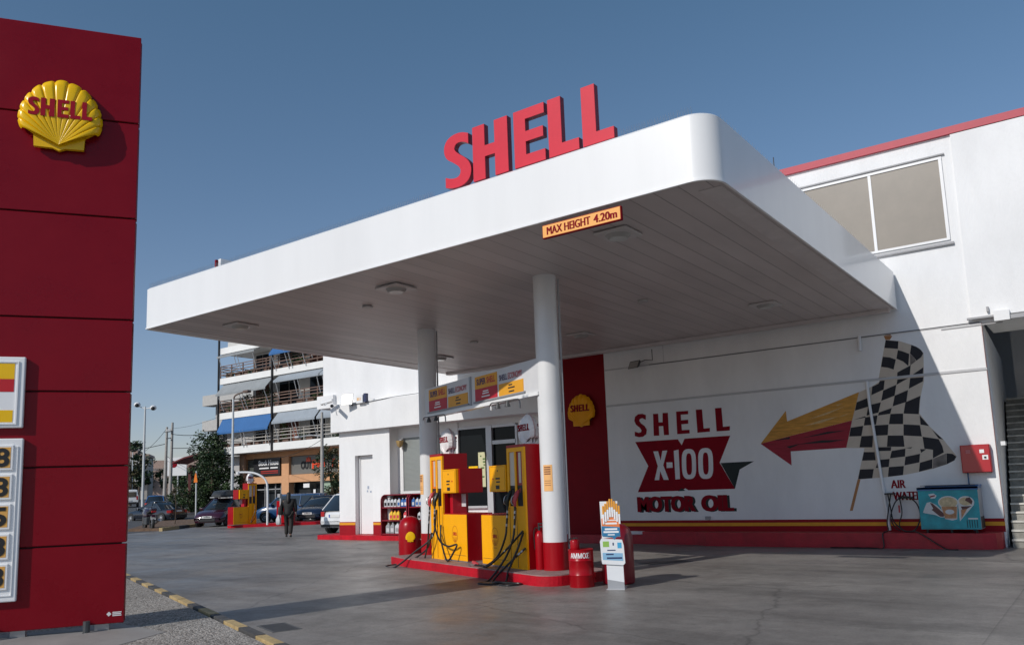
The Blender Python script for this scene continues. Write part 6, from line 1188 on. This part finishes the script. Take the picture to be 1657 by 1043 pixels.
for k,(x,y,tp,lab) in enumerate(((-70.25,41.95,8.15,"left one of the pair of concrete utility poles"),(-69.85,42.25,8.55,"right one of the pair of concrete utility poles, slightly taller"))):
    o = post("utility_pole",lab,"utility pole",x,y,gz(x,y),tp,0.17,CONCP,"utility poles",(0.1,0.05))
    if k == 0:
        wpart(MB().box(x-0.1,x+0.9,y-0.05,y+0.05,tp-0.5,tp-0.42).box(x+0.1,x+0.85,y-0.05,y+0.05,tp-1.1,tp-1.02), "cross_arm", DKGREY, o)
        for q in (0.25,0.5,0.75): wpart(MB().cyl((x+q,y),0.05,tp-0.42,tp-0.2,8), "insulator", WHITE, o)
for k,(A_,B_,sag,r) in enumerate((((-69.85,42.25,7.5),(-57.5,41.0,7.6),0.5,0.03),((-69.85,42.25,6.2),(-57.5,41.0,6.4),0.3,0.03),((-70.25,41.95,6.6),(-86,36.0,6.4),0.6,0.03),((-69.85,42.25,8.0),(-57.5,41.0,9.0),0.4,0.012),((-70,41.9,8.0),(-110,60,8),1.0,0.02),((-70.25,41.95,5.6),(-110,72,7),1.0,0.02),((-41.0,35.3,5.0),(-51.7,39.3,4.3),0.3,0.015))):
    labs2 = ["upper thick cable from the pole pair to the apartment block","lower thick cable from the pole pair to the apartment block","thick cable from the pole pair to the left across the street","thin topmost cable from the pole pair to the apartment block","thin cable from the pole pair down the left of the street","thin low cable from the pole pair down the street","thin cable between the grey pole and the orange shop front"]
    P_ = [Vector(A_).lerp(Vector(B_), t/10)-Vector((0,0,sag*4*(t/10)*(1-t/10))) for t in range(11)]
    tag(MB().tube(P_, r, 5).build("overhead_cable", BLK), labs2[k], "cable", "overhead cables")
o = thing("advert_board","white street board with a red dot above the bushes","sign",(-83.3,51.3,0.4))
wpart(MB(frame((-84.2,50.6,4.1),(0.808,0.588,0))).box(0,2.1,0,2.0,-0.1,0.05), "board", WHITE, o); wpart(MB(frame((-84.2,50.6,4.1),(0.808,0.588,0))).cyl((0.7,1.25),0.38,0.05,0.06,16), "red_dot", REDX, o); wpart(MB().tube([(-83.3,51.3,0.4),(-83.3,51.3,4.2)],0.08,8), "post", GALV, o)
o = thing("warning_sign","small orange triangular road sign on a pale post beside the red shelter","road sign",(-51.14,32.89,0))
wpart(MB().tube([(-51.14,32.89,-0.1),(-51.1,32.85,3.4)],0.05,8), "post", LG, o)
wpart(MB(frame((-51.08,32.80,2.62),(0.808,0.588,0))).prism([(-0.13,0),(0.13,0),(0.06,0.5),(0,0.66),(-0.06,0.5)],0,0.04), "triangle", mat("sign_bright_orange",(0.90,0.22,0.01),0.5), o)
sh_ = thing("red_shelter","dark red shelter with a curved roof beside the big tree","shelter",(-63.5,41,0.2))
wpart(MB(frame((-64.6,40.2,0.2),(0.808,0.588,0))).box(0.5,0.75,0,4.2,-2.5,0.0).box(0.75,2.2,0,4.0,-2.5,-2.3), "side_wall", mat("shelter_red",(0.10,0.012,0.012),0.7,var=0.3), sh_)
wpart(MB(frame((-64.6,40.2,0.2),(0.808,0.588,0))).loft([[(x,z,-2.7),(x,z,0.5),(x,z+0.12,0.5),(x,z+0.12,-2.7)] for x,z in ((-0.7,4.35),(0.3,4.75),(1.4,5.0),(2.6,5.15))]), "curved_roof", mat("shelter_roof_red",(0.16,0.02,0.02),0.6,var=0.2), sh_)
# planter bed with yellow kerb
tag(MB().prism([(-38.3,22.8),(-41.6,27.0),(-51,33.5),(-52,31),(-44.5,25.2),(-40.0,22.0)],0.0,0.13).build("planter_soil_bed", SOIL), kind="structure")
pk = thing("planter_kerb","yellow and black painted kerb of the soil planter behind the motorcycle","kerb",(-40,24.6,0))
q0 = Vector((-37.9,22.4,0)); q1 = Vector((-41.3,26.9,0)); nn = 8
for k in range(nn):
    a_ = q0.lerp(q1,k/nn); b_ = q0.lerp(q1,(k+1)/nn); d = (b_-a_).normalized(); n_ = Vector((d.y,-d.x,0))*0.16
    wpart(MB().prism([(a_.x,a_.y),(b_.x,b_.y),((b_+n_).x,(b_+n_).y),((a_+n_).x,(a_+n_).y)],0,0.17), "kerb_block", KB if k in (3,4) else KY, pk)
# street side buildings far away
def block(x, y, ang, w_, d_, h_, col, lab, seed):
    b = thing("distant_building", lab, "building", (x,y,gz(x,y)), ang, "buildings along the far street"); rn = random.Random(seed)
    part(MB().box(-w_/2,w_/2,-d_/2,d_/2,-0.5,h_), "wall", mat("far_wall_%d"%seed, col, 0.85, var=0.15, scale=0.5), b)
    for z in range(3, int(h_), 3):
        part(MB().box(-w_/2-0.8,w_/2+0.2,-d_/2-1.0,-d_/2,z,z+0.25).box(-w_/2-0.8,w_/2+0.2,-d_/2-1.0,-d_/2-0.95,z+0.25,z+1.0), "balcony", mat("far_balcony",(0.62,0.60,0.57),0.8), b)
    wv = MB()
    for z in range(1, int(h_)-1, 3):
        x_ = -w_/2+0.8
        while x_ < w_/2-1.5: wv.box(x_,x_+1.2,-d_/2-0.03,-d_/2+0.02,z,z+1.6); x_ += 2.6
    part(wv, "windows", GLASS_D, b)
    part(MB().box(-w_/2-0.2,w_/2+0.2,-d_/2-0.3,d_/2+0.2,h_,h_+0.4).box(-w_/4,w_/6,-d_/4,d_/4,h_+0.4,h_+2.2), "roof", mat("far_roof",(0.45,0.33,0.27),0.8,var=0.2), b)
block(-146.1,80.9,R(54),6,9,7.6,(0.45,0.42,0.38),"pale grey far building at the left of the street end",51)
block(-188.9,112.2,R(-36),6.5,12,6.2,(0.60,0.60,0.57),"white stepped balcony building right of the far street",53)
block(-156.6,98.2,R(-36),5.5,12,5.0,(0.48,0.34,0.27),"terracotta coloured building behind the white sign board",54)
block(-132.6,85.8,R(-36),5,10,4.6,(0.58,0.46,0.38),"cream building with a terrace behind the red shelter",55)
block(-115.3,77.2,R(-36),5,10,4.0,(0.55,0.42,0.35),"low pink building left of the big tree",56)
block(-250,150,R(-36),60,12,7,(0.42,0.42,0.44),"long grey far row closing the street",57)
